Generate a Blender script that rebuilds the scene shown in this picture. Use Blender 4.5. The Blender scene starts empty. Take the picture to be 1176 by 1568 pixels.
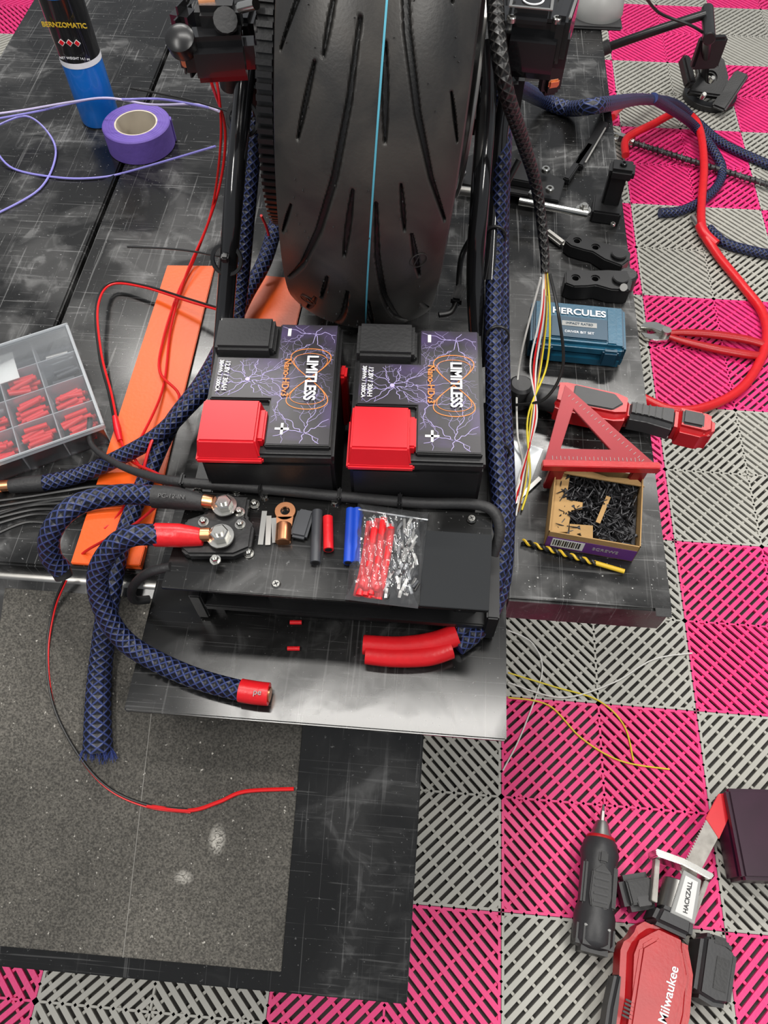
import bpy, bmesh, math, random
import numpy as np
from mathutils import Vector, Matrix, Euler
random.seed(7)
S=bpy.context.scene
PI=math.pi
# ------------------------------------------------------------------ camera
H=1.57; TH=math.radians(59.3); PSI=math.radians(4.5); FPX=1178.0
cd=bpy.data.cameras.new('camera'); cam=bpy.data.objects.new('camera',cd)
S.collection.objects.link(cam); S.camera=cam
cam.location=(0,0,H); cam.rotation_euler=(PI/2-TH,0,PSI)
cd.sensor_fit='VERTICAL'; cd.sensor_height=36; cd.lens=FPX/1568*36
cd.clip_start=.02
sT,cT,sP,cP=math.sin(TH),math.cos(TH),math.sin(PSI),math.cos(PSI)
def ray(u,v):
    a=(u-588)/FPX; b=(784-v)/FPX
    f=cT+b*sT; up=-sT+b*cT
    return Vector((a*cP-f*sP, a*sP+f*cP, up))
def P(u,v,z=.66):
    """surveyed point: where the sight line meets the horizontal surface of height z"""
    d=ray(u,v); return Vector((0,0,H))+d*((z-H)/d.z)
RM=.40
def PR(u,v,off=0):
    """surveyed point on the sloping ramp"""
    d=ray(u,v); t=(H-off-(.63-RM*.42))/(RM*d.y-d.z)
    return Vector((0,0,H))+d*t
# ------------------------------------------------------------------ materials
def nt(name):
    m=bpy.data.materials.new(name); m.use_nodes=True
    n=m.node_tree.nodes; l=m.node_tree.links
    return m,n,l,n['Principled BSDF']
def mat(name,col,rough=.5,metal=0,var=.25,vs=25,bump=0,bs=200,coat=0,dust=0):
    m,n,l,b=nt(name)
    tc=n.new('ShaderNodeTexCoord'); nz=n.new('ShaderNodeTexNoise')
    nz.inputs['Scale'].default_value=vs; nz.inputs['Detail'].default_value=6
    l.new(tc.outputs['Object'],nz.inputs['Vector'])
    mx=n.new('ShaderNodeMix'); mx.data_type='RGBA'
    mx.inputs['A'].default_value=[max(0,k*(1-var)) for k in col]+[1]
    mx.inputs['B'].default_value=[min(1,k*(1+var)+dust) for k in col]+[1]
    l.new(nz.outputs['Fac'],mx.inputs['Factor']); l.new(mx.outputs['Result'],b.inputs['Base Color'])
    b.inputs['Roughness'].default_value=rough; b.inputs['Metallic'].default_value=metal
    b.inputs['Coat Weight'].default_value=coat
    if bump:
        n2=n.new('ShaderNodeTexNoise'); n2.inputs['Scale'].default_value=bs; n2.inputs['Detail'].default_value=3
        l.new(tc.outputs['Object'],n2.inputs['Vector'])
        bp=n.new('ShaderNodeBump'); bp.inputs['Strength'].default_value=bump; bp.inputs['Distance'].default_value=.002
        l.new(n2.outputs['Fac'],bp.inputs['Height']); l.new(bp.outputs['Normal'],b.inputs['Normal'])
    return m
def deckmat(name,base=.010,lo=.22,hi=.5,str_=1.0):
    m,n,l,b=nt(name)
    tc=n.new('ShaderNodeTexCoord')
    def noise(scale,detail,stretch,rot=0,dist=0):
        mp=n.new('ShaderNodeMapping'); mp.inputs['Scale'].default_value=stretch; mp.inputs['Rotation'].default_value=(0,0,rot)
        nz=n.new('ShaderNodeTexNoise'); nz.inputs['Scale'].default_value=scale; nz.inputs['Detail'].default_value=detail
        nz.inputs['Distortion'].default_value=dist
        l.new(tc.outputs['Object'],mp.inputs['Vector']); l.new(mp.outputs['Vector'],nz.inputs['Vector']); return nz
    def ramp(src,a,bb,ca,cb):
        r=n.new('ShaderNodeValToRGB'); r.color_ramp.elements[0].position=a; r.color_ramp.elements[1].position=bb
        r.color_ramp.elements[0].color=(ca,)*3+(1,); r.color_ramp.elements[1].color=(cb,)*3+(1,)
        l.new(src,r.inputs['Fac']); return r.outputs['Color']
    def math_(op,a,bv):
        k=n.new('ShaderNodeMath'); k.operation=op
        for i,x in enumerate((a,bv)):
            if isinstance(x,(int,float)): k.inputs[i].default_value=x
            else: l.new(x,k.inputs[i])
        return k.outputs[0]
    cloud=ramp(noise(6,9,(1,1,1),0,1.0).outputs['Fac'],.44,.66,0,1)
    cloud2=ramp(noise(15,8,(1,1,1),.3,2.2).outputs['Fac'],.52,.66,0,1)
    scr=ramp(noise(9,4,(1,16,1),.5,.5).outputs['Fac'],.60,.68,0,1)
    scr2=ramp(noise(8,4,(18,1,1),-.9,.6).outputs['Fac'],.61,.68,0,1)
    hair=ramp(noise(5,2,(1,60,1),1.1,.8).outputs['Fac'],.65,.69,0,1)
    hair2=ramp(noise(4,2,(55,1,1),.4,.8).outputs['Fac'],.66,.70,0,1)
    spk=ramp(noise(240,2,(1,1,1)).outputs['Fac'],.70,.75,0,1)
    s=math_('MULTIPLY',math_('ADD',scr,scr2),math_('MULTIPLY',cloud,.06*str_))
    s=math_('ADD',s,math_('MULTIPLY',cloud,.012*str_))
    s=math_('ADD',s,math_('MULTIPLY',math_('ADD',hair,hair2),.06*str_))
    s=math_('ADD',s,math_('MULTIPLY',math_('MULTIPLY',cloud,cloud2),.060*str_))
    s=math_('ADD',s,math_('MULTIPLY',spk,.14*str_))
    s=math_('ADD',s,base)
    cc=n.new('ShaderNodeCombineColor')
    l.new(s,cc.inputs[0]); l.new(s,cc.inputs[1]); l.new(s,cc.inputs[2])
    l.new(cc.outputs[0],b.inputs['Base Color'])
    l.new(math_('ADD',math_('MULTIPLY',cloud,hi-lo),lo),b.inputs['Roughness'])
    return m
M={}
M['deck']=deckmat('black_lift_steel',.008,.20,.46,1.35)
M['plate']=deckmat('black_plate_steel',.007,lo=.17,hi=.34,str_=.55)
M['blk']=mat('black_plastic',(.010,.010,.011),.40,var=.3,bump=.1)
M['blkg']=mat('gloss_black',(.010,.010,.011),.13,var=.3,coat=.5)
M['plexi']=mat('gloss_grey_panel',(.022,.023,.024),.06,var=.15,vs=6,coat=.7)
M['blks']=mat('satin_black_steel',(.018,.018,.019),.30,.3,var=.4)
M['rub']=mat('rubber_black',(.020,.020,.021),.55,var=.3,bump=.3)
M['chrome']=mat('zinc_steel',(.68,.67,.63),.20,1,var=.15)
M['steel']=mat('worn_steel',(.42,.41,.39),.38,1,var=.3)
M['sawst']=mat('dusty_saw_steel',(.36,.34,.31),.55,.4,var=.5,vs=60)
M['copper']=mat('copper',(.80,.36,.18),.3,1,var=.25)
M['red']=mat('red_plastic',(.68,.008,.018),.36,var=.12)
M['redd']=mat('red_tool_plastic',(.46,.008,.012),.34,var=.2,bump=.1)
M['anod']=mat('red_anodised',(.26,.006,.014),.38,.2,var=.2)
M['redshrink']=mat('red_heat_shrink',(.68,.012,.018),.33,var=.15,vs=80,bump=.15)
M['grys']=mat('grey_heat_shrink',(.045,.048,.055),.45,var=.2)
M['blu']=mat('blue_heat_shrink',(.01,.06,.45),.35,var=.15)
M['bluep']=mat('blue_case_plastic',(.008,.085,.15),.36,var=.15,bump=.1)
M['bluedk']=mat('dark_blue_case_rib',(.005,.045,.085),.4,var=.15)
M['bottle']=mat('blue_canister_paint',(.006,.15,.56),.22,var=.1,coat=.3)
M['tape']=mat('purple_tape',(.14,.085,.38),.6,var=.15,bump=.3,bs=90)
M['card']=mat('cardboard',(.38,.23,.09),.85,var=.25,bump=.3)
M['cream']=mat('cream_core',(.62,.55,.44),.8,var=.1)
M['seam']=mat('mat_seam_line',(.24,.23,.21),.8,var=.3)
M['white']=mat('white_plastic',(.75,.75,.73),.5,var=.08)
M['silver']=mat('silver_print',(.85,.85,.87),.4,var=.05)
M['yellow']=mat('yellow_paint',(.70,.46,.03),.45,var=.12)
M['gold']=mat('gold_print',(.75,.24,.05),.4,var=.15)
M['orange']=mat('orange_paint',(.84,.105,.005),.40,var=.14,vs=8,bump=.1)
M['wred']=mat('wire_red',(.65,.01,.012),.35,var=.1)
M['wblk']=mat('wire_black',(.01,.01,.01),.4,var=.2)
M['wwht']=mat('wire_white',(.75,.74,.70),.4,var=.1)
M['wyel']=mat('wire_yellow',(.78,.62,.03),.4,var=.1)
M['wlav']=mat('wire_lavender',(.24,.22,.60),.4,var=.1)
M['wlil']=mat('wire_lilac',(.55,.49,.72),.4,var=.1)
M['wbrn']=mat('wire_brown',(.16,.06,.02),.4,var=.1)
M['cyan']=mat('cyan_stripe',(.08,.36,.48),.6,var=.3)
M['screw']=mat('phosphate_screws',(.035,.035,.038),.35,.6,var=.5)
M['purp']=mat('purple_carton_print',(.12,.03,.20),.5,var=.1)
M['case']=mat('case_pink_reflection',(.03,.006,.02),.35,var=.3)  # glossy black case; pink floor reflection is painted into its base colour
M['concrete']=mat('dark_subfloor',(.085,.080,.074),.9,var=.4)
M['tgrey']=mat('grey_floor_plastic',(.44,.43,.385),.5,var=.16,vs=6,bump=.2)
M['tpink']=mat('pink_floor_plastic',(.86,.034,.215),.45,var=.12,vs=6,bump=.2)
M['ywell']=mat('dark_grey_tool',(.032,.032,.034),.45,var=.25,bump=.1)
M['light']=mat('lightning_print',(.50,.43,.78),.4,var=.05)
M['strand']=mat('navy_strand',(.03,.05,.2),.5)
M['faint']=mat('faint_print',(.10,.10,.10),.5)
M['helmet']=mat('grey_shell',(.30,.30,.29),.4,var=.3,vs=12)
def gritmat(stains):
    m,n,l,b=nt('gritty_rubber_mat')
    tc=n.new('ShaderNodeTexCoord')
    def N(s,d,dist=0): 
        z=n.new('ShaderNodeTexNoise'); z.inputs['Scale'].default_value=s; z.inputs['Detail'].default_value=d; z.inputs['Distortion'].default_value=dist
        l.new(tc.outputs['Object'],z.inputs['Vector']); return z.outputs['Fac']
    def R(src,els):
        r=n.new('ShaderNodeValToRGB'); e=r.color_ramp.elements
        e[0].position=els[0][0]; e[0].color=els[0][1]; e[1].position=els[1][0]; e[1].color=els[1][1]
        l.new(src,r.inputs['Fac']); return r.outputs['Color']
    def mt(op,a,bv=0):
        k=n.new('ShaderNodeMath'); k.operation=op; k.use_clamp=(op=='SUBTRACT')
        for i,x in enumerate((a,bv)):
            if isinstance(x,(int,float)): k.inputs[i].default_value=x
            else: l.new(x,k.inputs[i])
        return k.outputs[0]
    base=R(N(4,9,.6),[(.3,(.046,.043,.037,1)),(.75,(.112,.104,.090,1))])
    gr=R(N(420,2),[(.35,(.5,.5,.5,1)),(.7,(1.6,1.6,1.6,1))])
    mu=n.new('ShaderNodeMix'); mu.data_type='RGBA'; mu.blend_type='MULTIPLY'; mu.inputs['Factor'].default_value=1
    l.new(base,mu.inputs['A']); l.new(gr,mu.inputs['B'])
    sp=R(N(150,2),[(.70,(0,0,0,1)),(.75,(1,1,1,1))])
    fac=sp
    nn=N(110,8,2.5)
    for (sx,sy,rx,ry) in stains:
        mp=n.new('ShaderNodeMapping'); mp.vector_type='POINT'
        mp.inputs['Location'].default_value=(-sx/rx,-sy/ry,0); mp.inputs['Scale'].default_value=(1/rx,1/ry,0)
        l.new(tc.outputs['Object'],mp.inputs['Vector'])
        ln=n.new('ShaderNodeVectorMath'); ln.operation='LENGTH'; l.new(mp.outputs['Vector'],ln.inputs[0])
        f=mt('SUBTRACT',1.0,ln.outputs['Value']); f=mt('MULTIPLY',f,mt('SUBTRACT',mt('MULTIPLY',nn,5.0),1.9)); f=mt('MULTIPLY',f,1.6)
        fac=mt('ADD',fac,f)
    cl=n.new('ShaderNodeClamp'); l.new(fac,cl.inputs[0])
    m2=n.new('ShaderNodeMix'); m2.data_type='RGBA'; m2.inputs['B'].default_value=(.42,.40,.36,1)
    l.new(cl.outputs[0],m2.inputs['Factor']); l.new(mu.outputs['Result'],m2.inputs['A'])
    l.new(m2.outputs['Result'],b.inputs['Base Color']); b.inputs['Roughness'].default_value=.85
    bp=n.new('ShaderNodeBump'); bp.inputs['Strength'].default_value=.6; bp.inputs['Distance'].default_value=.002
    l.new(N(420,2),bp.inputs['Height']); l.new(bp.outputs['Normal'],b.inputs['Normal'])
    return m
def braid(name,c1,c2,N=5,rough=.4):
    m,n,l,b=nt(name)
    tc=n.new('ShaderNodeTexCoord'); sx=n.new('ShaderNodeSeparateXYZ'); l.new(tc.outputs['UV'],sx.inputs[0])
    def mt(op,a,bv=0):
        k=n.new('ShaderNodeMath'); k.operation=op
        for i,x in enumerate((a,bv)):
            if isinstance(x,(int,float)): k.inputs[i].default_value=x
            else: l.new(x,k.inputs[i])
        return k.outputs[0]
    A=mt('ABSOLUTE',mt('SINE',mt('MULTIPLY',mt('ADD',sx.outputs[0],sx.outputs[1]),PI*N)))
    B=mt('ABSOLUTE',mt('SINE',mt('MULTIPLY',mt('SUBTRACT',sx.outputs[0],sx.outputs[1]),PI*N)))
    mn=mt('MINIMUM',A,B)
    r=n.new('ShaderNodeValToRGB'); e=r.color_ramp.elements
    e[0].position=.15; e[0].color=c1+(1,); e[1].position=.50; e[1].color=c2+(1,)
    l.new(mn,r.inputs['Fac']); l.new(r.outputs['Color'],b.inputs['Base Color'])
    b.inputs['Roughness'].default_value=rough
    bp=n.new('ShaderNodeBump'); bp.inputs['Strength'].default_value=.7; bp.inputs['Distance'].default_value=.002; bp.invert=True
    l.new(mn,bp.inputs['Height']); l.new(bp.outputs['Normal'],b.inputs['Normal'])
    return m
M['braid']=braid('navy_braided_sleeve',(.032,.050,.17),(.002,.003,.009),N=7,rough=.42)
M['braidk']=braid('black_braided_sleeve',(.035,.032,.030),(.006,.006,.006),N=5)
def labelmat():
    m,n,l,b=nt('battery_label_print')
    tc=n.new('ShaderNodeTexCoord'); nz=n.new('ShaderNodeTexNoise'); nz.inputs['Scale'].default_value=14; nz.inputs['Detail'].default_value=5
    nz.inputs['Distortion'].default_value=1.0
    l.new(tc.outputs['Object'],nz.inputs['Vector'])
    r=n.new('ShaderNodeValToRGB'); e=r.color_ramp.elements
    e[0].position=.46; e[0].color=(.034,.031,.036,1); e[1].position=.85; e[1].color=(.11,.065,.22,1)
    l.new(nz.outputs['Fac'],r.inputs['Fac']); l.new(r.outputs['Color'],b.inputs['Base Color'])
    b.inputs['Roughness'].default_value=.35
    return m
M['label']=labelmat()
def clearmat(name,fac=.25,tint=(.9,.93,.95),gl=.08,milk=.12):
    m=bpy.data.materials.new(name); m.use_nodes=True; n=m.node_tree.nodes; l=m.node_tree.links; n.clear()
    o=n.new('ShaderNodeOutputMaterial'); t=n.new('ShaderNodeBsdfTransparent'); g=n.new('ShaderNodeBsdfGlossy'); d=n.new('ShaderNodeBsdfDiffuse')
    t.inputs[0].default_value=(*tint,1); g.inputs['Roughness'].default_value=gl; d.inputs[0].default_value=(.8,.82,.85,1)
    f=n.new('ShaderNodeFresnel'); f.inputs[0].default_value=1.35
    ad=n.new('ShaderNodeMath'); ad.operation='ADD'; ad.inputs[1].default_value=fac; l.new(f.outputs[0],ad.inputs[0])
    a=n.new('ShaderNodeMixShader'); bb=n.new('ShaderNodeMixShader'); bb.inputs[0].default_value=milk
    l.new(ad.outputs[0],a.inputs[0]); l.new(t.outputs[0],a.inputs[1]); l.new(g.outputs[0],a.inputs[2])
    l.new(a.outputs[0],bb.inputs[1]); l.new(d.outputs[0],bb.inputs[2]); l.new(bb.outputs[0],o.inputs[0])
    return m
M['clear']=clearmat('clear_polypropylene',.02,(.96,.97,.98),.12,milk=.03)
M['clearedge']=clearmat('clear_polypropylene_edge',.08,(.85,.9,.93),.15,milk=.35)
M['bag']=clearmat('clear_bag_film',.10,(.97,.97,.97),.07,.05)
# ------------------------------------------------------------------ geometry helpers
def E(name,loc=(0,0,0),rz=0,mx=None):
    e=bpy.data.objects.new(name,None); S.collection.objects.link(e); e.empty_display_size=.05
    e.matrix_world = mx if mx is not None else Matrix.Translation(loc)@Matrix.Rotation(rz,4,'Z')
    return e
def link(me,name,ms,par=None,mx=None,ang=35,smooth=True):
    if not isinstance(ms,(list,tuple)): ms=[ms]
    for m in ms: me.materials.append(M[m] if isinstance(m,str) else m)
    o=bpy.data.objects.new(name,me); S.collection.objects.link(o)
    if smooth:
        me.polygons.foreach_set('use_smooth',[True]*len(me.polygons)); me.set_sharp_from_angle(angle=math.radians(ang))
    if par: o.parent=par
    if mx is not None: o.matrix_local=mx
    return o
def bmo(bm,name,ms,par,mx=None,ang=35):
    bmesh.ops.recalc_face_normals(bm,faces=bm.faces)
    me=bpy.data.meshes.new(name); bm.to_mesh(me); bm.free(); return link(me,name,ms,par,mx,ang)
def T(*a): return Matrix.Translation(a if len(a)==3 else a[0])
def RX(d): return Matrix.Rotation(math.radians(d),4,'X')
def RY(d): return Matrix.Rotation(math.radians(d),4,'Y')
def RZ(d): return Matrix.Rotation(math.radians(d),4,'Z')
def box(par,name,c,s,m,mx=None,bev=.0,seg=2):
    bm=bmesh.new(); bmesh.ops.create_cube(bm,size=1)
    for v in bm.verts: v.co=Vector((v.co.x*s[0],v.co.y*s[1],v.co.z*s[2]))
    if bev>0: bmesh.ops.bevel(bm,geom=bm.edges[:],offset=min(bev,min(s)*.45),segments=seg,affect='EDGES')
    X=T(*c)
    if mx is not None: X=X@mx
    return bmo(bm,name,m,par,X)
def bx(par,name,x0,x1,y0,y1,z0,z1,m,bev=0):
    return box(par,name,((x0+x1)/2,(y0+y1)/2,(z0+z1)/2),(x1-x0,y1-y0,z1-z0),m,None,bev)
def axm(p0,p1):
    p0=Vector(p0);p1=Vector(p1); d=p1-p0
    return T(p0)@d.to_track_quat('Z','Y').to_matrix().to_4x4(), d.length
def lathe(par,name,prof,m,mx=None,seg=40,ang=35,cap=True):
    vs=[];fs=[]
    for r,z in prof:
        for i in range(seg):
            a=2*PI*i/seg; vs.append((r*math.cos(a),r*math.sin(a),z))
    for k in range(len(prof)-1):
        for i in range(seg):
            j=(i+1)%seg; fs.append((k*seg+i,k*seg+j,(k+1)*seg+j,(k+1)*seg+i))
    if cap: fs.append(tuple(range(seg))[::-1]); fs.append(tuple((len(prof)-1)*seg+i for i in range(seg)))
    me=bpy.data.meshes.new(name); me.from_pydata(vs,[],fs)
    bm=bmesh.new(); bm.from_mesh(me); bmesh.ops.recalc_face_normals(bm,faces=bm.faces); bm.to_mesh(me); bm.free()
    return link(me,name,m,par,mx,ang)
def cyl(par,name,p0,p1,r,m,r2=None,seg=28,bev=.0):
    X,L=axm(p0,p1); r2=r if r2 is None else r2
    if bev: pr=[(r-bev,0),(r,bev),(r2,L-bev),(r2-bev,L)]
    else: pr=[(r,0),(r2,L)]
    return lathe(par,name,pr,m,X,seg)
def ring(par,name,c,ro,ri,h,m,mx=None,seg=48,bev=.001):
    pr=[(ri,0),(ro-bev,0),(ro,bev),(ro,h-bev),(ro-bev,h),(ri,h),(ri,0)]
    X=T(*c)
    if mx is not None: X=X@mx
    return lathe(par,name,pr,m,X,seg,cap=False)
def prism(par,name,poly,z0,z1,m,mx=None,bev=0,holes=None):
    bm=bmesh.new()
    if holes:
        es=[]
        for lp in [poly]+holes:
            vv=[bm.verts.new((x,y,z0)) for x,y in lp]
            for i in range(len(vv)): es.append(bm.edges.new((vv[i],vv[(i+1)%len(vv)])))
        bmesh.ops.triangle_fill(bm,use_beauty=True,use_dissolve=False,edges=es)
        fs=bm.faces[:]
    else:
        fs=[bm.faces.new([bm.verts.new((x,y,z0)) for x,y in poly])]
    r=bmesh.ops.extrude_face_region(bm,geom=fs)
    for g in r['geom']:
        if isinstance(g,bmesh.types.BMVert): g.co.z=z1
    bmesh.ops.recalc_face_normals(bm,faces=bm.faces)
    if bev:
        ed=[e for e in bm.edges if len(e.link_faces)==2 and e.calc_face_angle(0)>.5]
        bmesh.ops.bevel(bm,geom=ed,offset=bev,segments=3 if bev>.006 else 2,affect='EDGES')
    return bmo(bm,name,m,par,mx)
def circ(cx,cy,r,n=16): return [(cx+r*math.cos(2*PI*i/n),cy+r*math.sin(2*PI*i/n)) for i in range(n)]
def cr(pts,sub):
    pts=[Vector(p) for p in pts]; out=[]
    n=len(pts)
    for i in range(n-1):
        p0=pts[max(0,i-1)];p1=pts[i];p2=pts[i+1];p3=pts[min(n-1,i+2)]
        for k in range(sub):
            t=k/sub
            out.append(.5*((2*p1)+(p2-p0)*t+(2*p0-5*p1+4*p2-p3)*t*t+(3*p1-p0-3*p2+p3)*t**3))
    out.append(pts[-1]); return out
def tube(par,name,pts,r,m,seg=14,sub=8,flat=1.0,cap=True,raw=False):
    if raw: path=[Vector(p) for p in pts]; rad=[r]*len(path) if not isinstance(r,list) else r
    else:
        path=cr(pts,sub)
        if isinstance(r,list):
            rad=[]
            for i in range(len(pts)-1):
                for k in range(sub): rad.append(r[i]+(r[i+1]-r[i])*k/sub)
            rad.append(r[-1])
        else: rad=[r]*len(path)
    n=len(path); vs=[];fs=[];uv=[]
    tang=[(path[min(n-1,i+1)]-path[max(0,i-1)]).normalized() for i in range(n)]
    nr=Vector((0,0,1)); 
    if abs(tang[0].dot(nr))>.95: nr=Vector((0,1,0))
    L=0; lens=[]
    r0=rad[0] if not isinstance(r,list) else sum(rad)/n
    for i in range(n):
        if i: L+=(path[i]-path[i-1]).length
        lens.append(L/(2*PI*r0))
        nr=(nr-tang[i]*nr.dot(tang[i])).normalized(); bn=tang[i].cross(nr)
        for k in range(seg):
            a=2*PI*k/seg; vs.append(path[i]+(nr*math.cos(a)*flat+bn*math.sin(a))*rad[i])
    for i in range(n-1):
        for k in range(seg):
            j=(k+1)%seg; fs.append((i*seg+k,i*seg+j,(i+1)*seg+j,(i+1)*seg+k))
            uv+= [(k/seg,lens[i]),((k+1)/seg,lens[i]),((k+1)/seg,lens[i+1]),(k/seg,lens[i+1])]
    if cap:
        fs.append(tuple(range(seg))[::-1]); fs.append(tuple((n-1)*seg+k for k in range(seg))); uv+=[(0,0)]*(2*seg)
    me=bpy.data.meshes.new(name); me.from_pydata(vs,[],fs); ul=me.uv_layers.new(name='UVMap')
    ul.data.foreach_set('uv',[c for p in uv for c in p])
    return link(me,name,m,par,None,50)
def text(par,name,s,size,mx,m,ext=.0003,al='CENTER',off=0):
    c=bpy.data.curves.new(name,'FONT'); c.body=s; c.size=size; c.extrude=ext; c.align_x=al; c.align_y='CENTER'; c.offset=off
    c.materials.append(M[m]); o=bpy.data.objects.new(name,c); S.collection.objects.link(o); o.parent=par; o.matrix_local=mx; return o
class Acc:
    def __init__(s): s.v=[];s.f=[];s.m=[]
    def cyl(s,p0,p1,r0,r1,n=6,mi=0):
        X,L=axm(p0,p1); b=len(s.v)
        for z,r in ((0,r0),(L,r1)):
            for i in range(n):
                a=2*PI*i/n; s.v.append(X@Vector((r*math.cos(a),r*math.sin(a),z)))
        for i in range(n):
            j=(i+1)%n; s.f.append((b+i,b+j,b+n+j,b+n+i)); s.m.append(mi)
        s.f.append(tuple(b+i for i in range(n))[::-1]); s.f.append(tuple(b+n+i for i in range(n))); s.m+=[mi,mi]
    def box(s,mx,sz,mi=0):
        b=len(s.v)
        for z in (-.5,.5):
            for x,y in ((-.5,-.5),(.5,-.5),(.5,.5),(-.5,.5)): s.v.append(mx@Vector((x*sz[0],y*sz[1],z*sz[2])))
        for f in ((3,2,1,0),(4,5,6,7),(0,1,5,4),(1,2,6,5),(2,3,7,6),(3,0,4,7)): s.f.append(tuple(b+k for k in f)); s.m.append(mi)
    def obj(s,name,ms,par=None,mx=None):
        me=bpy.data.meshes.new(name); me.from_pydata(s.v,[],s.f); o=link(me,name,ms,par,mx,40)
        me.polygons.foreach_set('material_index',s.m); return o
def hexbolt(par,name,p,r,h,m='chrome',washer=True):
    p=Vector(p)
    if washer: cyl(par,name+'_washer',p,p+Vector((0,0,h*.25)),r*1.45,m)
    lathe(par,name,[(r,0),(r,h*.85),(r*.85,h)],m,T(p+Vector((0,0,h*.2)))@RZ(17),6)
    cyl(par,name+'_stud',p,p+Vector((0,0,h*1.6)),r*.5,m,seg=14)
def capscrew(par,name,p,r,h,m='chrome'):
    p=Vector(p); ring(par,name,p,r,r*.45,h,m,seg=20,bev=r*.15); cyl(par,name+'_socket',p,p+Vector((0,0,h*.5)),r*.5,'blk',seg=6)
def place(name,p0,p1,roll=0):
    p0=Vector(p0);p1=Vector(p1); x=(p1-p0); L=x.length; x.normalize()
    y=Vector((0,0,1)).cross(x).normalized(); z=x.cross(y)
    m=Matrix((x,y,z)).transposed().to_4x4(); m.translation=p0
    return E(name,mx=m@RX(roll)),L
# ------------------------------------------------------------------ floor
bm=bmesh.new(); bmesh.ops.create_grid(bm,x_segments=1,y_segments=1,size=6); bmo(bm,'floor','concrete',None,T(0,1.5,-.014))
acc=Acc(); W=.4; GX=.205; GY=.105
def addtile(ox,oy,mi):
    q=.2; w=.0092; st=.0222
    for qx in (-1,1):
        for qy in (-1,1):
            def tr(x,y): return (ox+.2+qx*x, oy+.2+qy*y)
            for i in range(-9,10):
                c=i*st
                x0=max(0,-c); x1=min(q,q-c)
                if x1-x0<.008: continue
                a=tr(x0,q-(x0+c)); b2=tr(x1,q-(x1+c))
                dx,dy=b2[0]-a[0],b2[1]-a[1]; L=math.hypot(dx,dy)
                acc.box(T((a[0]+b2[0])/2,(a[1]+b2[1])/2,-.003)@Matrix.Rotation(math.atan2(dy,dx),4,'Z'),(L,w,.006),mi)
            for i in range(-3,4):
                c=i*.052; x0=max(0,-c); x1=min(q,q-c)
                if x1-x0<.01: continue
                a=tr(x0,x0+c); b2=tr(x1,x1+c)
                dx,dy=b2[0]-a[0],b2[1]-a[1]; L=math.hypot(dx,dy)
                acc.box(T((a[0]+b2[0])/2,(a[1]+b2[1])/2,-.008)@Matrix.Rotation(math.atan2(dy,dx),4,'Z'),(L,.005,.008),mi)
    for (cx,cy,sx,sy) in ((.2,.003,.398,.005),(.2,.397,.398,.005),(.003,.2,.005,.398),(.397,.2,.005,.398),(.2,.2,.398,.004),(.2,.2,.004,.398)):
        acc.box(T(ox+cx,oy+cy,-.0055),(sx,sy,.0105),mi)
for i in range(-6,5):
    for j in range(-3,9):
        addtile(GX+i*W,GY+j*W,1 if (i+j)%2==0 else 0)
acc.obj('floor_tiles',['tgrey','tpink'])
# ------------------------------------------------------------------ motorcycle lift
L_=E('motorcycle_lift')
DZ=.66
bx(L_,'deck_main',-.590,.1215,.42,2.6,DZ-.06,DZ,'deck',.003)
bx(L_,'deck_wing_left',-.945,-.597,.42,2.6,DZ-.06,DZ,'deck',.003)
bx(L_,'deck_wing_right',.1255,.337,.42,2.6,DZ-.06,DZ,'deck',.003)
bx(L_,'deck_underframe',-.90,.30,.5,2.5,DZ-.10,DZ-.06,'blks')
bx(L_,'wheel_access_plate',-.328,.124,.238,.70,DZ+.0005,DZ+.008,'plate',.002)
bx(L_,'plate_support_left',-.30,-.27,.26,.45,DZ-.03,DZ+.0,'blks')
bx(L_,'plate_support_right',.06,.09,.26,.45,DZ-.03,DZ+.0,'blks')
bx(L_,'base_rail_left',-.72,-.66,.6,2.5,0,.06,'blks'); bx(L_,'base_rail_right',.02,.08,.6,2.5,0,.06,'blks')
for x in (-.69,.05):
    for y0,y1 in ((.65,2.2),(2.2,.65)):
        d=Vector((0,y1-y0,.50)); 
        box(L_,'scissor_arm',(x+(.02 if y0<1 else -.02),(y0+y1)/2,.31),(.03,d.length,.06),'blks',Matrix.Rotation(math.atan2(.50,y1-y0),4,'X'))
sl=math.atan(RM); Lr=.456/math.cos(sl)
RMX=T(0,.42,.63)@Matrix.Rotation(sl,4,'X')
def rb(name,x0,x1,s0,s1,h0,h1,m,bev=.001):
    o=box(L_,name,(0,0,0),(x1-x0,s1-s0,h1-h0),m,None,bev); o.matrix_local=RMX@T((x0+x1)/2,-(s0+s1)/2,(h0+h1)/2); return o
MC=RMX@T((-.545-.127)/2,-(.02+Lr-.025)/2,.0011)
st=[]
for u,v,rx,ry in ((333,1285,.012,.022),(282,1343,.014,.010)):
    q=MC.inverted()@PR(u,v); st.append((q.x,q.y,rx,ry))
M['mat']=gritmat(st)
rb('ramp_panel',-.64,.031,0,Lr,-.03,0,'plate',.002)
rb('ramp_mat',-.545,-.127,.02,Lr-.025,0,.0022,'mat',.0008)
rb('ramp_joint',-.3265,-.3257,.02,Lr-.025,.0022,.0026,'seam',0)
cyl(L_,'ramp_hinge',(-.62,.42,.622),(.02,.42,.622),.009,'steel')
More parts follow.
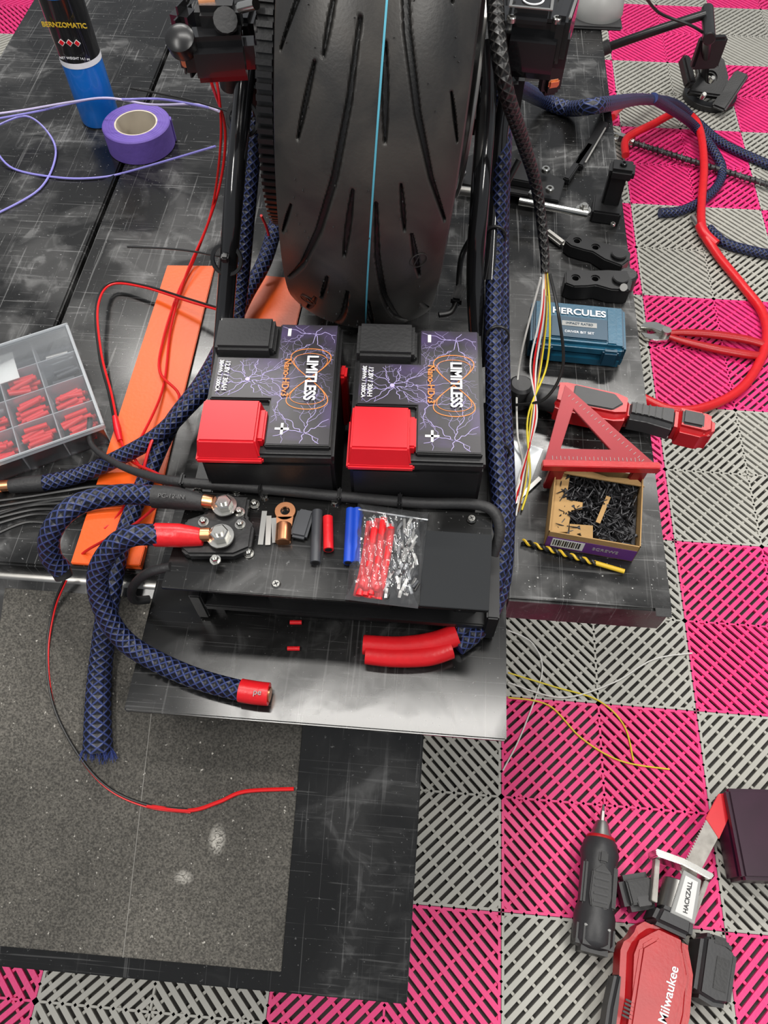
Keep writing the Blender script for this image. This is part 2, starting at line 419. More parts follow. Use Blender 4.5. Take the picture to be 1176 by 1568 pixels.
# ------------------------------------------------------------------ rear wheel
WC=Vector((-.085,1.020,.996)); WH=E('motorcycle_rear_wheel',mx=T(WC)@RZ(1.0)@RY(3.8))
nA,nX=1250,160; R0=.336; hw=.0965; ph=.98; hc=.034; pitch=7
th=np.linspace(0,2*PI,nA,endpoint=False); q=np.linspace(-1,1,nX)
TH2,Q=np.meshgrid(th,q,indexing='ij')
xx=hw*np.sin(Q*ph)/math.sin(ph); rr=R0-hc*(1-np.cos(Q*ph))/(1-math.cos(ph))
Lm=2*PI*R0/pitch
dep=np.zeros_like(Q)
long_=[(-.05,.12),(.18,.17),(.42,.27),(.65,.43),(.86,.64),(1.05,.90)]
s1=[(.46,.10),(.74,.16)]; s2=[(.08,.50),(.32,.66)]; s3=[(.58,.76),(.74,.92)]; s4=[(.88,.34),(1.06,.42)]
for side,off in ((-1,0.15),(1,.60)):
    Fq=np.where(Q*side>0,np.abs(Q),9)
    fr=(TH2/(2*PI)*pitch+off)%1.0
    for poly,w in ((long_,.0036),(s1,.0030),(s2,.0030),(s3,.0022),(s4,.0024)):
        best=np.full(Q.shape,9.)
        np_=len(poly)-1
        for o in (-1,0,1):
            X=(fr+o)*Lm; Y=Fq*.115
            for si,((a0,b0),(a1,b1)) in enumerate(zip(poly[:-1],poly[1:])):
                ax,ay,bx_,by=a0*Lm,b0*.115,a1*Lm,b1*.115
                tt=np.clip(((X-ax)*(bx_-ax)+(Y-ay)*(by-ay))/((bx_-ax)**2+(by-ay)**2),0,1)
                g=(si+tt)/np_; wid=w*(.45+.55*np.sin(np.clip(g,0,1)*PI))
                d=np.hypot(X-ax-tt*(bx_-ax),Y-ay-tt*(by-ay))-wid; best=np.minimum(best,d)
        dep=np.maximum(dep,np.clip((.0010-best)/.0014,0,1)*.005)
rr=rr-dep
ext=[(.099,.288),(.1015,.262),(.098,.236),(.083,.2255),(.073,.2255)]
cols=[(np.full(nA,-x),np.full(nA,r)) for x,r in ext[::-1]]+[(xx[:,k],rr[:,k]) for k in range(nX)]+[(np.full(nA,x),np.full(nA,r)) for x,r in ext]
XX=np.stack([c[0] for c in cols],1); RR=np.stack([c[1] for c in cols],1); nC=XX.shape[1]
V=np.stack([XX,RR*np.cos(th)[:,None],RR*np.sin(th)[:,None]],-1).reshape(-1,3)
ii,kk=np.meshgrid(np.arange(nA),np.arange(nC-1),indexing='ij'); jj=(ii+1)%nA
Fc=np.stack([ii*nC+kk,ii*nC+kk+1,jj*nC+kk+1,jj*nC+kk],-1).reshape(-1,4)
me=bpy.data.meshes.new('tire'); me.from_pydata(V.tolist(),[],Fc.tolist())
gz=np.zeros((nA,nC)); gz[:,5:5+nX]=dep/.005
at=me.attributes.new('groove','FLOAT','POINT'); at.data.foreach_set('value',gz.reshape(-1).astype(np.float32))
def tiremat():
    m,n,l,b=nt('tire_rubber'); tc=n.new('ShaderNodeTexCoord')
    nz=n.new('ShaderNodeTexNoise'); nz.inputs['Scale'].default_value=12; nz.inputs['Detail'].default_value=9; nz.inputs['Distortion'].default_value=.8
    l.new(tc.outputs['Object'],nz.inputs['Vector'])
    r=n.new('ShaderNodeValToRGB'); e=r.color_ramp.elements; e[0].position=.35;e[0].color=(.016,.016,.016,1);e[1].position=.75;e[1].color=(.050,.045,.039,1)
    l.new(nz.outputs['Fac'],r.inputs['Fac'])
    a=n.new('ShaderNodeAttribute'); a.attribute_name='groove'
    mx=n.new('ShaderNodeMix'); mx.data_type='RGBA'; mx.inputs['B'].default_value=(.003,.003,.003,1)  # shade inside the tread cuts painted near-black by groove depth
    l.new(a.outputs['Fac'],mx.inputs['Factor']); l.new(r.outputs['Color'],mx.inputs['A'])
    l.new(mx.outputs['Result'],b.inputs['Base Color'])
    rr2=n.new('ShaderNodeMapRange'); rr2.inputs['To Min'].default_value=.28; rr2.inputs['To Max'].default_value=.52; l.new(nz.outputs['Fac'],rr2.inputs['Value']); l.new(rr2.outputs[0],b.inputs['Roughness'])
    n2=n.new('ShaderNodeTexNoise'); n2.inputs['Scale'].default_value=300; l.new(tc.outputs['Object'],n2.inputs['Vector'])
    bp=n.new('ShaderNodeBump'); bp.inputs['Strength'].default_value=.15; bp.inputs['Distance'].default_value=.001
    l.new(n2.outputs['Fac'],bp.inputs['Height']); l.new(bp.outputs['Normal'],b.inputs['Normal']); return m
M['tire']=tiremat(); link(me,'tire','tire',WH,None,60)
ac=Acc(); rt=random.Random(4)
for i in range(260):
    a=rt.uniform(0,2*PI); qq=rt.uniform(-.85,.85); x=hw*math.sin(qq*ph)/math.sin(ph); r=R0-hc*(1-math.cos(qq*ph))/(1-math.cos(ph))
    p0=Vector((x,r*math.cos(a),r*math.sin(a))); ac.cyl(p0,p0+Vector((0,math.cos(a),math.sin(a)))*.0025,.0007,.0005,5)
ac.obj('vent_nubs','rub',WH)
for side,adeg in ((1,186),(-1,206)):
    qq=.62*side; x=hw*math.sin(qq*ph)/math.sin(ph); r=R0-hc*(1-math.cos(qq*ph))/(1-math.cos(ph)); a=math.radians(adeg)
    nrm=Vector((side*.42,math.cos(a),math.sin(a))).normalized(); Z=nrm.to_track_quat('Z','Y').to_matrix().to_4x4()
    Xm=T(x,r*math.cos(a),r*math.sin(a))@Z
    o=ring(WH,'moulded_mark',(0,0,0),.011,.0100,.0010,'tire',None,32,.0002); o.matrix_local=Xm
    for k in (-1,1):
        o=box(WH,'moulded_mark_bar',(0,0,0),(.0010,.013,.0010),'tire'); o.matrix_local=Xm@T(k*.003,0,.0005)@RZ(18*k)
ns=240; vs=[];fs=[]
for i in range(ns):
    a=2*PI*i/ns
    for x in (.0085,.0106): vs.append((x,(R0+.0002)*math.cos(a),(R0+.0002)*math.sin(a)))
for i in range(ns): j=(i+1)%ns; fs.append((2*i,2*i+1,2*j+1,2*j))
me=bpy.data.meshes.new('stripe'); me.from_pydata(vs,[],fs); link(me,'stripe','cyan',WH)
lathe(WH,'rim',[(.225,-.09),(.21,-.085),(.19,-.05),(.19,.05),(.21,.085),(.225,.09)],'blkg',RY(90),64,cap=False)
for k in range(7): box(WH,'spoke_%d'%k,(0,0,0),(.03,.04,.17),'blkg',RX(k*360/7)@T(0,0,.11),.006)
lathe(WH,'hub',[(.04,-.12),(.05,-.09),(.05,.09),(.04,.12)],'blks',RY(90),40)
ring(WH,'brake_rotor',(.115,0,0),.15,.09,.005,'steel',RY(90),64)
ac=Acc()
for k in range(110): 
    a=2*PI*k/110; ac.box(RX(math.degrees(a))@T(-.122,0,.203),(.018,.006,.008))
ac.obj('pulley_teeth','blk',WH); ring(WH,'belt_pulley',(-.131,0,0),.201,.15,.019,'blk',RY(90),70)
# ------------------------------------------------------------------ frame / swingarm
FR=E('motorcycle_rear_frame')
tube(FR,'strut_left',[P(385,30,1.06),P(372,150,1.0),P(358,300,.93),P(345,470,.80),P(335,600,.735)],.0125,'blkg')
tube(FR,'strut_right',[P(742,60,1.06),P(745,160,1.0),P(735,300,.93),P(728,430,.83),P(735,560,.735)],.0125,'blkg')
tube(FR,'strut_right_outer',[P(790,90,1.04),P(770,180,.98),P(758,300,.90),P(750,430,.83)],.010,'blkg')
cyl(FR,'axle',(-.26,1.02,.981),(.13,1.02,1.001),.012,'steel')
box(FR,'swingarm_left',(-.235,1.16,.98),(.03,.42,.06),'blks',None,.008)
box(FR,'swingarm_right',(.085,1.16,1.0),(.03,.42,.06),'blks',None,.008)
for i,(u,v,zz) in enumerate(((718,150,1.0),(715,185,.97),(724,120,1.02))): box(FR,'axle_block_%d'%i,P(u,v,zz),(.022,.035,.03),'blks',RZ(-4+5*i),.004)
c=P(330,40,1.12)
box(FR,'bracket_left',c+Vector((0,.0,-.03)),(.078,.045,.05),'blkg',RZ(10),.012)
box(FR,'bracket_left_top',c+Vector((.0,.02,-.0)),(.05,.03,.03),'blks',RZ(4),.007)
box(FR,'bracket_left_arm',P(288,60,1.08),(.022,.04,.08),'blkg',RZ(-15),.010)
box(FR,'bracket_left_lug',P(385,45,1.08),(.018,.06,.05),'blkg',None,.006)
lathe(FR,'bracket_left_piston',[(.014,0),(.016,.004),(.016,.02),(.010,.024)],'blks',T(P(283,75,1.10))@RX(30),24)
cyl(FR,'bracket_left_bush',P(305,6,1.13),P(330,4,1.13),.010,'copper')
cyl(FR,'bracket_left_bolt',P(368,12,1.14),P(392,6,1.15),.0055,'chrome')
box(FR,'bracket_left_amber',P(288,95,1.075),(.018,.005,.014),'copper',RZ(-15),.002)
tube(FR,'bracket_hose',[P(345,30,1.13),P(350,75,1.06),P(352,130,1.0)],.013,'rub')
tube(FR,'brake_line',[P(795,245,.92),P(765,300,.88),P(735,345,.84),P(708,390,.80),P(702,440,.78)],.0042,'wblk')
box(FR,'sensor_connector',P(702,452,.78),(.016,.034,.014),'blk',RZ(-12),.003)
tube(FR,'sensor_lead',[P(700,462,.78),P(690,478,.775),P(672,482,.775)],.004,'wblk')
CB=P(822,28,1.12)
box(FR,'caliper_body',CB+Vector((0,0,-.02)),(.078,.085,.06),'blkg',RZ(-6),.014,)
box(FR,'caliper_side',CB+Vector((.030,.0,-.005)),(.020,.080,.05),'blkg',RZ(-12),.006)
box(FR,'caliper_bridge',CB+Vector((-.008,-.01,.014)),(.050,.055,.018),'blkg',RZ(-6),.007)
prism(FR,'caliper_trim',[(-.024,-.020),(.022,-.020),(.022,.024),(-.024,.024)],0,.0012,'chrome',T(CB+Vector((-.008,-.01,.0235)))@RZ(-6),holes=[[(-.021,-.017),(.019,-.017),(.019,.021),(-.021,.021)]])
for dx,dy in ((-.028,.03),(.022,.032),(.018,-.032),(-.03,-.034)): capscrew(FR,'caliper_bolt',CB+Vector((dx,dy,.012)),.005,.006)
box(FR,'caliper_trim_side',CB+Vector((.036,-.01,.018)),(.003,.050,.003),'chrome',RZ(-12),.001)
box(FR,'caliper_foot',P(845,112,1.03),(.026,.022,.05),'blks',RZ(20),.006); box(FR,'caliper_foot_amber',P(848,128,1.035),(.014,.005,.01),'copper',RZ(20),.002)
ring(FR,'caliper_logo',CB+Vector((-.008,-.01,.0235)),.012,.010,.001,'silver')
bx(FR,'tray_rail_left',-.262,-.247,.36,.72,.672,.735,'blks',.002)
bx(FR,'tray_side_left',-.290,-.262,.40,.66,.700,.728,'blk',.003)
bx(FR,'tray_rail_right',.092,.107,.36,.72,.672,.735,'blks',.002)
bx(FR,'battery_tray',-.247,.092,.36,.70,.700,.712,'blks',.002)
for x in (-.24,.08):
    for y in (.38,.68): bx(FR,'tray_foot',x-.01,x+.01,y-.01,y+.01,DZ+.008,.702,'blks')
# ------------------------------------------------------------------ batteries
def battery(name,origin,rz):
    e=E(name,origin,rz); bw,bd,bh=.151,.196,.152
    bx(e,'case_lower',0,bw,0,bd,0,bh-.022,'blk',.004)
    bx(e,'case_groove',.002,bw-.002,.002,bd-.002,bh-.024,bh-.019,'blk')
    bx(e,'case_lid',-.001,bw+.001,-.001,bd+.001,bh-.020,bh-.006,'blk',.003)
    poly=[(.074,.008),(bw-.003,.008),(bw-.003,bd-.003),(.076,bd-.003),(.076,.138),(.004,.138),(.004,.074),(.074,.074)]
    prism(e,'label_pad',poly,bh-.008,bh,'blk',bev=.0015)
    pl=[(.076,.011),(bw-.005,.011),(bw-.005,bd-.005),(.078,bd-.005),(.078,.136),(.006,.136),(.006,.076),(.076,.076)]
    prism(e,'label',pl,bh,bh+.0004,'label')
    bx(e,'negative_cover',.001,.070,.143,bd-.001,bh-.012,bh+.010,'rub',.004)
    bx(e,'negative_cover_lip',.064,.073,.147,bd-.006,bh-.012,bh+.001,'rub',.002)
    bm=bmesh.new()
    pts=[(-.002,-.004,0),(.070,-.004,0),(.070,.066,0),(-.002,.066,0),(.002,.005,.026),(.066,.005,.026),(.066,.063,.026),(.002,.063,.026)]
    v=[bm.verts.new((x,y,z+bh-.014)) for x,y,z in pts]
    for f in ((3,2,1,0),(4,5,6,7),(0,1,5,4),(1,2,6,5),(2,3,7,6),(3,0,4,7)): bm.faces.new([v[k] for k in f])
    bmesh.ops.bevel(bm,geom=bm.edges[:],offset=.002,segments=2,affect='EDGES'); bmo(bm,'positive_cover','red',e)
    bx(e,'positive_cover_flange',-.003,.073,-.005,.060,bh-.018,bh-.010,'red',.002)
    bx(e,'positive_cover_step',.064,.074,.012,.055,bh-.012,bh+.006,'red',.002)
    def inside(x,y):
        return (.078<x<bw-.006 and .012<y<bd-.006) or (.008<x<.079 and .078<y<.134)
    vs=[];fs=[]; zt=bh+.0007
    rnd=random.Random(3)
    def bolt(x,y,a,n,w,lev=0):
        for _ in range(n):
            a2=a+rnd.uniform(-.75,.75); s=rnd.uniform(.003,.006); nx,ny=x+s*math.cos(a2),y+s*math.sin(a2)
            if not inside(nx,ny): return
            px,py=-math.sin(a2)*w/2,math.cos(a2)*w/2; b=len(vs)
            vs.extend([(x+px,y+py,zt),(x-px,y-py,zt),(nx-px*.8,ny-py*.8,zt),(nx+px*.8,ny+py*.8,zt)]); fs.append((b,b+1,b+2,b+3))
            if lev<2 and rnd.random()<.22: bolt(nx,ny,a2+rnd.choice((-1,1))*rnd.uniform(.5,1),n//2,w*.6,lev+1)
            x,y=nx,ny; w*=.95
    for k in range(10): bolt(.045,.103,k*2*PI/10,20,.0008)
    for k in range(5): bolt(.120,.176,k*1.3,18,.0008)
    for k in range(6): bolt(.118,.026,k*1.05+.3,18,.0008)
    for k in range(3): bolt(.088,.075,k*2.1,14,.0006)
    me=bpy.data.meshes.new('lightning'); me.from_pydata(vs,[],fs); link(me,'lightning_print','light',e,smooth=False)
    cyl(e,'flash_core',(.045,.103,bh+.0005),(.045,.103,bh+.0012),.0028,'light',seg=12)
    for m_,w_,s_ in (('gold',.0006,1.0),('gold',.0004,.84)):
        pts=[]
        for i in range(81):
            a=2*PI*i/80; pts.append((.117+.024*s_*math.sin(2*a), .106+.046*s_*math.cos(a)+.0, bh+.0008))
        tube(e,'infinity_emblem',pts,w_,m_,seg=6,raw=True,flat=.4)
    text(e,'brand_text','LIMITLESS',.0185,T(.119,.106,bh+.0024)@RZ(-90)@Matrix.Diagonal((.86,1.0,1,1)),'silver',off=.0005)
    text(e,'model_text','Nano-HDv3',.0115,T(.090,.106,bh+.0020)@RZ(-90),'gold',off=.0001)
    text(e,'spec_text','12.8V / 30AH',.0082,T(.0190,.107,bh+.0020)@RZ(-90),'silver',off=.0001)
    text(e,'spec_text_2','384Wh / 1500CA',.0066,T(.0115,.107,bh+.0020)@RZ(-90),'silver',off=.0001)
    bx(e,'plus_h',.084,.100,.030,.033,bh+.0005,bh+.0012,'white'); bx(e,'plus_v',.0905,.0935,.0235,.0395,bh+.0005,bh+.0012,'white')
    bx(e,'minus',.086,.090,.172,.184,bh+.0005,bh+.0012,'white')
    return e
TZ=.712
battery('lithium_battery',Vector((-.246,.476,TZ+.008)),math.radians(3.0))
battery('lithium_battery.001',Vector((-.077,.480,TZ+.008)),math.radians(2.4))
bx(FR,'battery_spacer',-.247,.092,.475,.68,TZ,TZ+.008,'rub')
box(None,'red_wire_clip',P(528,607,.80),(.010,.02,.10),'redshrink',None,.003)
# ------------------------------------------------------------------ electrical board
BZ=.79
BD=E('electrical_mounting_board')
prism(BD,'board',[(-.277,.345),(.088,.345),(.092,.470),(-.270,.474)],BZ-.006,BZ,'plate',bev=.001)
bx(BD,'front_box',-.170,-.020,.372,.44,DZ+.008,BZ-.006,'blks',.002)
bx(BD,'leg_left',-.262,-.235,.375,.45,DZ+.008,BZ-.006,'blks',.002)
bx(BD,'leg_right',.055,.082,.375,.45,DZ+.008,BZ-.006,'blks',.002)
prism(BD,'board_right_panel',[(.012,.3445),(.088,.3445),(.091,.44),(.012,.44)],BZ,BZ+.002,'plexi',bev=.0005)
def screw(u,v,z=BZ):
    p=P(u,v,z); cyl(BD,'screw_head',p,p+Vector((0,0,.003)),.0055,'chrome',.004); box(BD,'screw_slot',p+Vector((0,0,.003)),(.006,.0012,.0006),'blk',RZ(30)); box(BD,'screw_slot',p+Vector((0,0,.003)),(.006,.0012,.0006),'blk',RZ(120))
for u,v in ((405,762),(513,770),(423,895),(303,752),(722,795)): screw(u,v,BZ+(.002 if u>600 else 0))
FB=E('dual_post_fuse_block')
c=P(337,822,BZ)
prism(FB,'base',[(-.040,-.024),(-.030,-.032),(.022,-.030),(.040,-.020),(.040,.010),(.030,.020),(.030,.048),(-.012,.050),(-.018,.024),(-.040,.014)],0,.014,'blk',T(c)@RZ(2),bev=.003)
for i,(u,v,r,h) in enumerate(((344,775,.0098,.009),(338,822,.0105,.010))):
    p=P(u,v,BZ+.020); hexbolt(FB,'terminal_nut_%d'%i,p,r,h)
for i,(u,v) in enumerate(((367,785),(312,800),(368,804),(390,773),(381,848),(290,843),(330,858),(362,750))): hexbolt(FB,'small_nut_%d'%i,P(u,v,BZ+(.014 if 305<u<375 and v>780 else 0.001)),.0042,.006)
# ------------------------------------------------------------------ heavy cables
def lug(par,p_ring,p_barrel,z,m='copper',r=.011):
    a=Vector(p_ring); b=Vector(p_barrel); d=(b-a); L=d.length; d.normalize(); rz=math.atan2(d.y,d.x)
    X=T(a)@Matrix.Rotation(rz,4,'Z')
    ring(par,'lug_ring',a,r,r*.45,.003,m,seg=32,bev=.0005)
    prism(par,'lug_palm',[(r*.6,-r*.8),(L*.5,-r*.7),(L*.5,r*.7),(r*.6,r*.8)],0,.003,m,X,bev=.0005)
    cyl(par,'lug_barrel',a+d*(L*.45)+Vector((0,0,.005)),b+Vector((0,0,.005)),r*.72,m,bev=.001)
C1=E('braided_battery_cable')
z=BZ+.018
tube(C1,'sleeve',[P(245,760,z),P(190,757,z),P(130,768,.815),P(95,790,.81),P(76,822,.79),P(78,852,.765),P(94,872,.745)],.0125,'braid')
tube(C1,'heat_shrink',[P(235,760,z),P(270,763,z),P(314,770,z)],[.0138,.0135,.0095],'rub')
text(C1,'cable_print','PC-12-IN',.008,T(P(262,760,z+.0140))@RZ(0),'faint')
tube(C1,'end_cap',[P(90,866,.748),P(98,884,.735)],[.012,.0105],'rub',sub=3)
lug(C1,P(344,775,z),P(312,770,z),z)
C2=E('braided_battery_cable.001')
tube(C2,'sleeve',[P(250,820,z),P(205,820,.812),P(172,838,.80),P(150,880,.77),P(158,930,.735),P(190,980,.700),P(245,1015,.684),P(310,1042,.682),P(378,1060,.682)],.0125,'braid')
tube(C2,'heat_shrink',[P(238,819,z),P(275,820,z),P(312,823,z)],[.0138,.0138,.0095],'redshrink')
tube(C2,'heat_shrink_end',[P(368,1057,.682),P(392,1061,.682),P(412,1063,.682)],[.0138,.0138,.0135],'redshrink')
cyl(C2,'copper_core',P(410,1063,.682),P(414,1063.5,.682),.009,'copper')
text(C2,'shrink_marking','pe',.010,T(P(394,1060,.6962))@RZ(0),'helmet')
lug(C2,P(338,822,z),P(308,822,z),z)
C3=E('braided_battery_cable.002')
q0=PR(150,1150,.012); q1=PR(150,1080,.014); q2=PR(155,1010,.016)
tube(C3,'sleeve',[P(425,335,.72),P(405,400,.71),P(375,455,.70),P(345,520,.70),P(310,585,.71),P(262,650,.71),P(225,730,.69),P(190,820,.685),P(170,900,.668),q2,q1,q0],[.012]*8+[.0135,.015,.0165,.019],'braid',seg=16)
ac=Acc(); rr_=random.Random(5)
for k in range(90):
    a=rr_.uniform(0,2*PI); p=q0+Vector((.018*math.cos(a),.004,.012+.010*math.sin(a)-.010)); ac.cyl(p,p+Vector((rr_.uniform(-.008,.008),rr_.uniform(-.018,-.006),rr_.uniform(-.008,-.002))),.0005,.0003,5)
ac.obj('frayed_strands','strand',C3)
C4=E('braided_battery_cable.003')
tube(C4,'sleeve',[P(395,120,.98),P(388,220,.93),P(378,330,.86),P(368,440,.78),P(355,520,.745),P(325,580,.735),P(285,625,.735),P(240,668,.715),P(180,702,.69),P(120,728,.676),P(60,741,.674)],.0115,'braid')
tube(C4,'end_shrink',[P(68,740,.674),P(40,742,.674),P(15,745,.674)],[.0122,.0115,.0095],'rub')
lug(C4,P(-8,748,.668),P(18,746,.668),.668)
C5=E('braided_battery_cable.004')
r5=.0125
tube(C5,'sleeve',[P(768,120,1.0),P(768,220,.95),P(762,350,.87),P(757,450,.82),P(757,560,.78),P(760,680,.76),P(768,780,.74),P(766,850,.72),P(752,905,.705),P(722,950,.69),P(680,980,.684)],r5,'braid')
tube(C5,'sleeve_inner',[P(772,180,.95),P(767,350,.84),P(768,560,.76),P(774,700,.735),P(775,800,.71),P(766,900,.69),P(735,960,.684),P(700,990,.682)],r5*.95,'braid')
tube(C5,'red_shrink',[P(700,972,.69),P(660,985,.685),P(610,990,.684),P(556,987,.684)],[.0135,.0135,.0125,.012],'redshrink')
tube(C5,'red_shrink_inner',[P(690,992,.683),P(655,1003,.682),P(605,1006,.682),P(560,1002,.682)],[.0135,.0135,.0125,.012],'redshrink')
for u,v,zz in ((762,512,.80),(762,690,.755),(757,360,.87)):
    p=P(u,v,zz); ring(C5,'zip_tie',p-Vector((0,0,.002)),.0165,.0135,.004,'blk',RX(75),24)
C6=E('black_conduit_hose')
zb=BZ+.007
tube(C6,'hose',[P(138,640,.70),P(140,680,.69),P(175,708,.73),P(225,728,.775),P(275,738,zb),P(400,748,zb),P(520,760,zb),P(640,770,zb),P(725,772,zb),P(757,785,zb),P(765,815,.785),P(755,850,.765)],[.004,.004,.0045,.0055,.0062,.0065,.0065,.0065,.0065,.0065,.0065,.0065],'rub')
tube(C6,'lower_hose',[P(262,868,.79),P(225,878,.775),P(203,900,.72),P(205,918,.69),P(228,918,.676)],.0055,'rub')
for u,v in ((280,738),(400,748),(612,768),(520,760)): box(C6,'zip_tie',P(u,v,zb),(.005,.017,.017),'blk',None,.002)
C7=E('braided_wire_harness')
tube(C7,'sleeve',[P(757,-20,1.14),P(762,60,1.12),P(775,140,1.08),P(800,215,1.0),P(822,290,.92),P(833,380,.86),P(834,418,.84)],[.0095,.0095,.009,.0085,.0075,.0065,.0055],'braidk')
def wire(par_name,pts,r,m,par=None): return tube(par,par_name,pts,r,m,seg=7,sub=8)
for i,(m,du,dv) in enumerate((('wwht',0,0),('wwht',5,0),('wyel',9,4),('wred',3,6),('wbrn',8,2),('wyel',14,3))):
    wire('strand_%d'%i,[P(832+i,412,.84),P(828+du,480,.80),P(812+du*1.8,560,.74),P(822-du,640,.70),P(795+du*1.2,730,.67),P(785+du,790-dv*3,.665)],.0014,m,C7)
wire('strand_white_long',[P(828,425,.84),P(795,560,.72),P(792,660,.68),P(800,720,.664),P(770,800,.70)],.0015,'wwht',C7)
wire('strand_black',[P(842,420,.84),P(855,480,.82),P(862,560,.76),P(835,610,.72),P(790,620,.70)],.0022,'wblk',C7)
CR=E('braided_battery_cable.005')
tube(CR,'sleeve',[P(770,120,.9),P(825,150,.70),P(870,166,.676),P(925,160,.70),P(985,152,.35),P(1035,160,.12),P(1070,190,.02),P(1110,222,.014),P(1190,258,.014)],.0145,'braid')
tube(CR,'sleeve_loop',[P(1000,150,.30),P(1060,190,.06),P(1098,240,.03),P(1105,270,.014),P(1085,300,.014),P(1045,322,.014),P(1010,326,.014)],.0145,'braid')
tube(CR,'sleeve_far',[P(1085,350,.014),P(1110,372,.014),P(1150,384,.014),P(1190,392,.014)],.0145,'braid')
RC=E('red_battery_cable')
tube(RC,'jacket',[P(958,238,.03),P(960,212,.04),P(1000,190,.05),P(1040,172,.05),P(1068,190,.045),P(1078,250,.035),P(1074,340,.03),P(1095,385,.016),P(1135,435,.016),P(1168,480,.016),P(1172,530,.016),P(1140,590,.016),P(1085,622,.016),P(1030,628,.016),P(985,610,.016)],.0125,'redshrink')
tube(RC,'heat_shrink',[P(1072,345,.03),P(1080,360,.025),P(1096,375,.018)],.0155,'red')
cyl(RC,'lug',P(1060,332,.018),P(1076,352,.022),.009,'steel')
tube(RC,'second_jacket',[P(938,180,.30),P(950,165,.20),P(975,150,.12),P(1010,150,.03)],.009,'redshrink')
# ------------------------------------------------------------------ thin wires
TW=E('loose_red_wires')
wire('wire_1',[P(305,60,1.0),P(325,130,.95),P(345,200,.86),P(335,290,.76),P(300,390,.68),P(272,450,.672),P(250,520,.672),P(245,570,.672),P(275,610,.70),P(235,670,.72),P(215,740,.69)],.0022,'wred',TW)
wire('wire_2',[P(312,60,1.0),P(333,130,.95),P(338,220,.86),P(322,330,.72),P(285,420,.68),P(262,500,.672),P(248,600,.672),P(200,700,.69)],.0020,'wred',TW)
wire('wire_3',[P(400,330,.78),P(412,365,.72),P(405,420,.68)],.0022,'wred',TW)
wire('wire_4',[P(332,474,.70),P(290,462,.69),P(220,440,.68),P(170,436,.675),P(150,470,.69),P(155,540,.68),P(170,600,.672),P(178,640,.672)],.0019,'wred',TW)
wire('wire_4b',[P(332,471,.70),P(290,458,.69),P(220,437,.68),P(168,433,.675),P(147,470,.69),P(152,545,.68),P(166,600,.672),P(174,640,.672)],.0018,'wblk',TW)
tube(TW,'butt_splice',[P(176,638,.675),P(180,658,.675),P(184,675,.675)],[.004,.0055,.004],'red',sub=4)
wire('wire_5',[P(184,672,.675),P(200,705,.68),P(240,725,.74),P(262,745,.79),P(210,800,.76),P(130,845,.67),P(100,880,.62)],.0020,'wred',TW)
wire('wire_6',[P(205,700,.69),P(215,730,.68),P(180,790,.665),P(160,810,.665)],.002,'wred',TW)
ZW=E('black_red_zip_wire')
zs=[PR(100,885,.03),PR(82,930,.01),PR(72,1000,.004),PR(82,1080,.004),PR(120,1155,.004),PR(165,1205,.004),PR(225,1232,.004),PR(290,1240,.004)]
wire('black_lead',zs,.0018,'wblk',ZW); wire('red_lead_under',[p+Vector((.002,-.003,-.0015)) for p in zs],.0012,'wred',ZW)
wire('red_lead',[PR(225,1234,.004),PR(290,1241,.004),PR(335,1228,.004),PR(375,1212,.004),PR(450,1208,.004)],.0026,'wred',ZW)
LW=E('lavender_wire_loop')
wire('loop_1',[P(-10,175,.72),P(40,168,.72),P(110,156,.74),P(165,150,.755),P(230,160,.75),P(300,160,.85),P(335,170,.95)],.0020,'wlil',LW)
wire('loop_2',[P(-10,183,.72),P(60,170,.72),P(140,152,.73),P(190,152,.752),P(250,152,.75),P(335,168,.93)],.0020,'wlav',LW)
wire('loop_3',[P(-10,225,.68),P(20,258,.663),P(90,272,.663),P(150,272,.663),P(200,262,.665),P(330,224,.75)],.0020,'wlav',LW)
wire('loop_4',[P(-10,195,.70),P(40,178,.69),P(75,205,.67),P(85,240,.663),P(60,290,.663),P(-10,330,.663)],.0020,'wlav',LW)
BW=E('black_wire_bundle')
for i in range(5):
    wire('lead_%d'%i,[P(-10,768+i*9,.666),P(50,760+i*7,.668),P(100,752+i*9,.672),P(150,745+i*8,.675),P(205,748+i*5,.68)],.0026,'wblk',BW)
wire('lead_loop',[P(-10,820,.665),P(40,800,.668),P(90,800,.668),P(130,780,.67),P(100,765,.672),P(40,775,.668),P(-10,790,.666)],.0026,'wblk',BW)
FW=E('loose_floor_wires')
wire('white_1',[P(778,965,.02),P(815,985,.01),P(830,1030,.003),P(800,1120,.003),P(770,1180,.003)],.0016,'wwht',FW)
wire('white_2',[P(778,1045,.01),P(860,1068,.003),P(940,1045,.003),P(1000,1010,.003),P(1060,1000,.003)],.0016,'wwht',FW)
wire('yellow_1',[P(778,1030,.02),P(850,1052,.003),P(915,1072,.003),P(955,1110,.003),P(970,1165,.003)],.0016,'wyel',FW)
wire('yellow_2',[P(778,1068,.01),P(840,1080,.003),P(890,1130,.003),P(950,1165,.003),P(1025,1178,.003)],.0016,'wyel',FW)
ZT=E('zip_ties')
for a,b,zz,m in (((200,135),(385,182),.98,'wblk'),((195,378),(360,397),.86,'wblk')):
    wire('tail',[P(a[0],a[1],zz-.02),P((a[0]+b[0])/2,(a[1]+b[1])/2-5,zz-.01),P(b[0],b[1],zz)],.0014,m,ZT)
    p=P(b[0]-12,b[1],zz); ring(ZT,'band',p,.022,.017,.005,'blk',RX(60),24)
for u,v,zz in ((345,395,.87),(368,182,.98)): box(ZT,'tie_head',P(u,v,zz),(.010,.012,.010),'blk',None,.002)
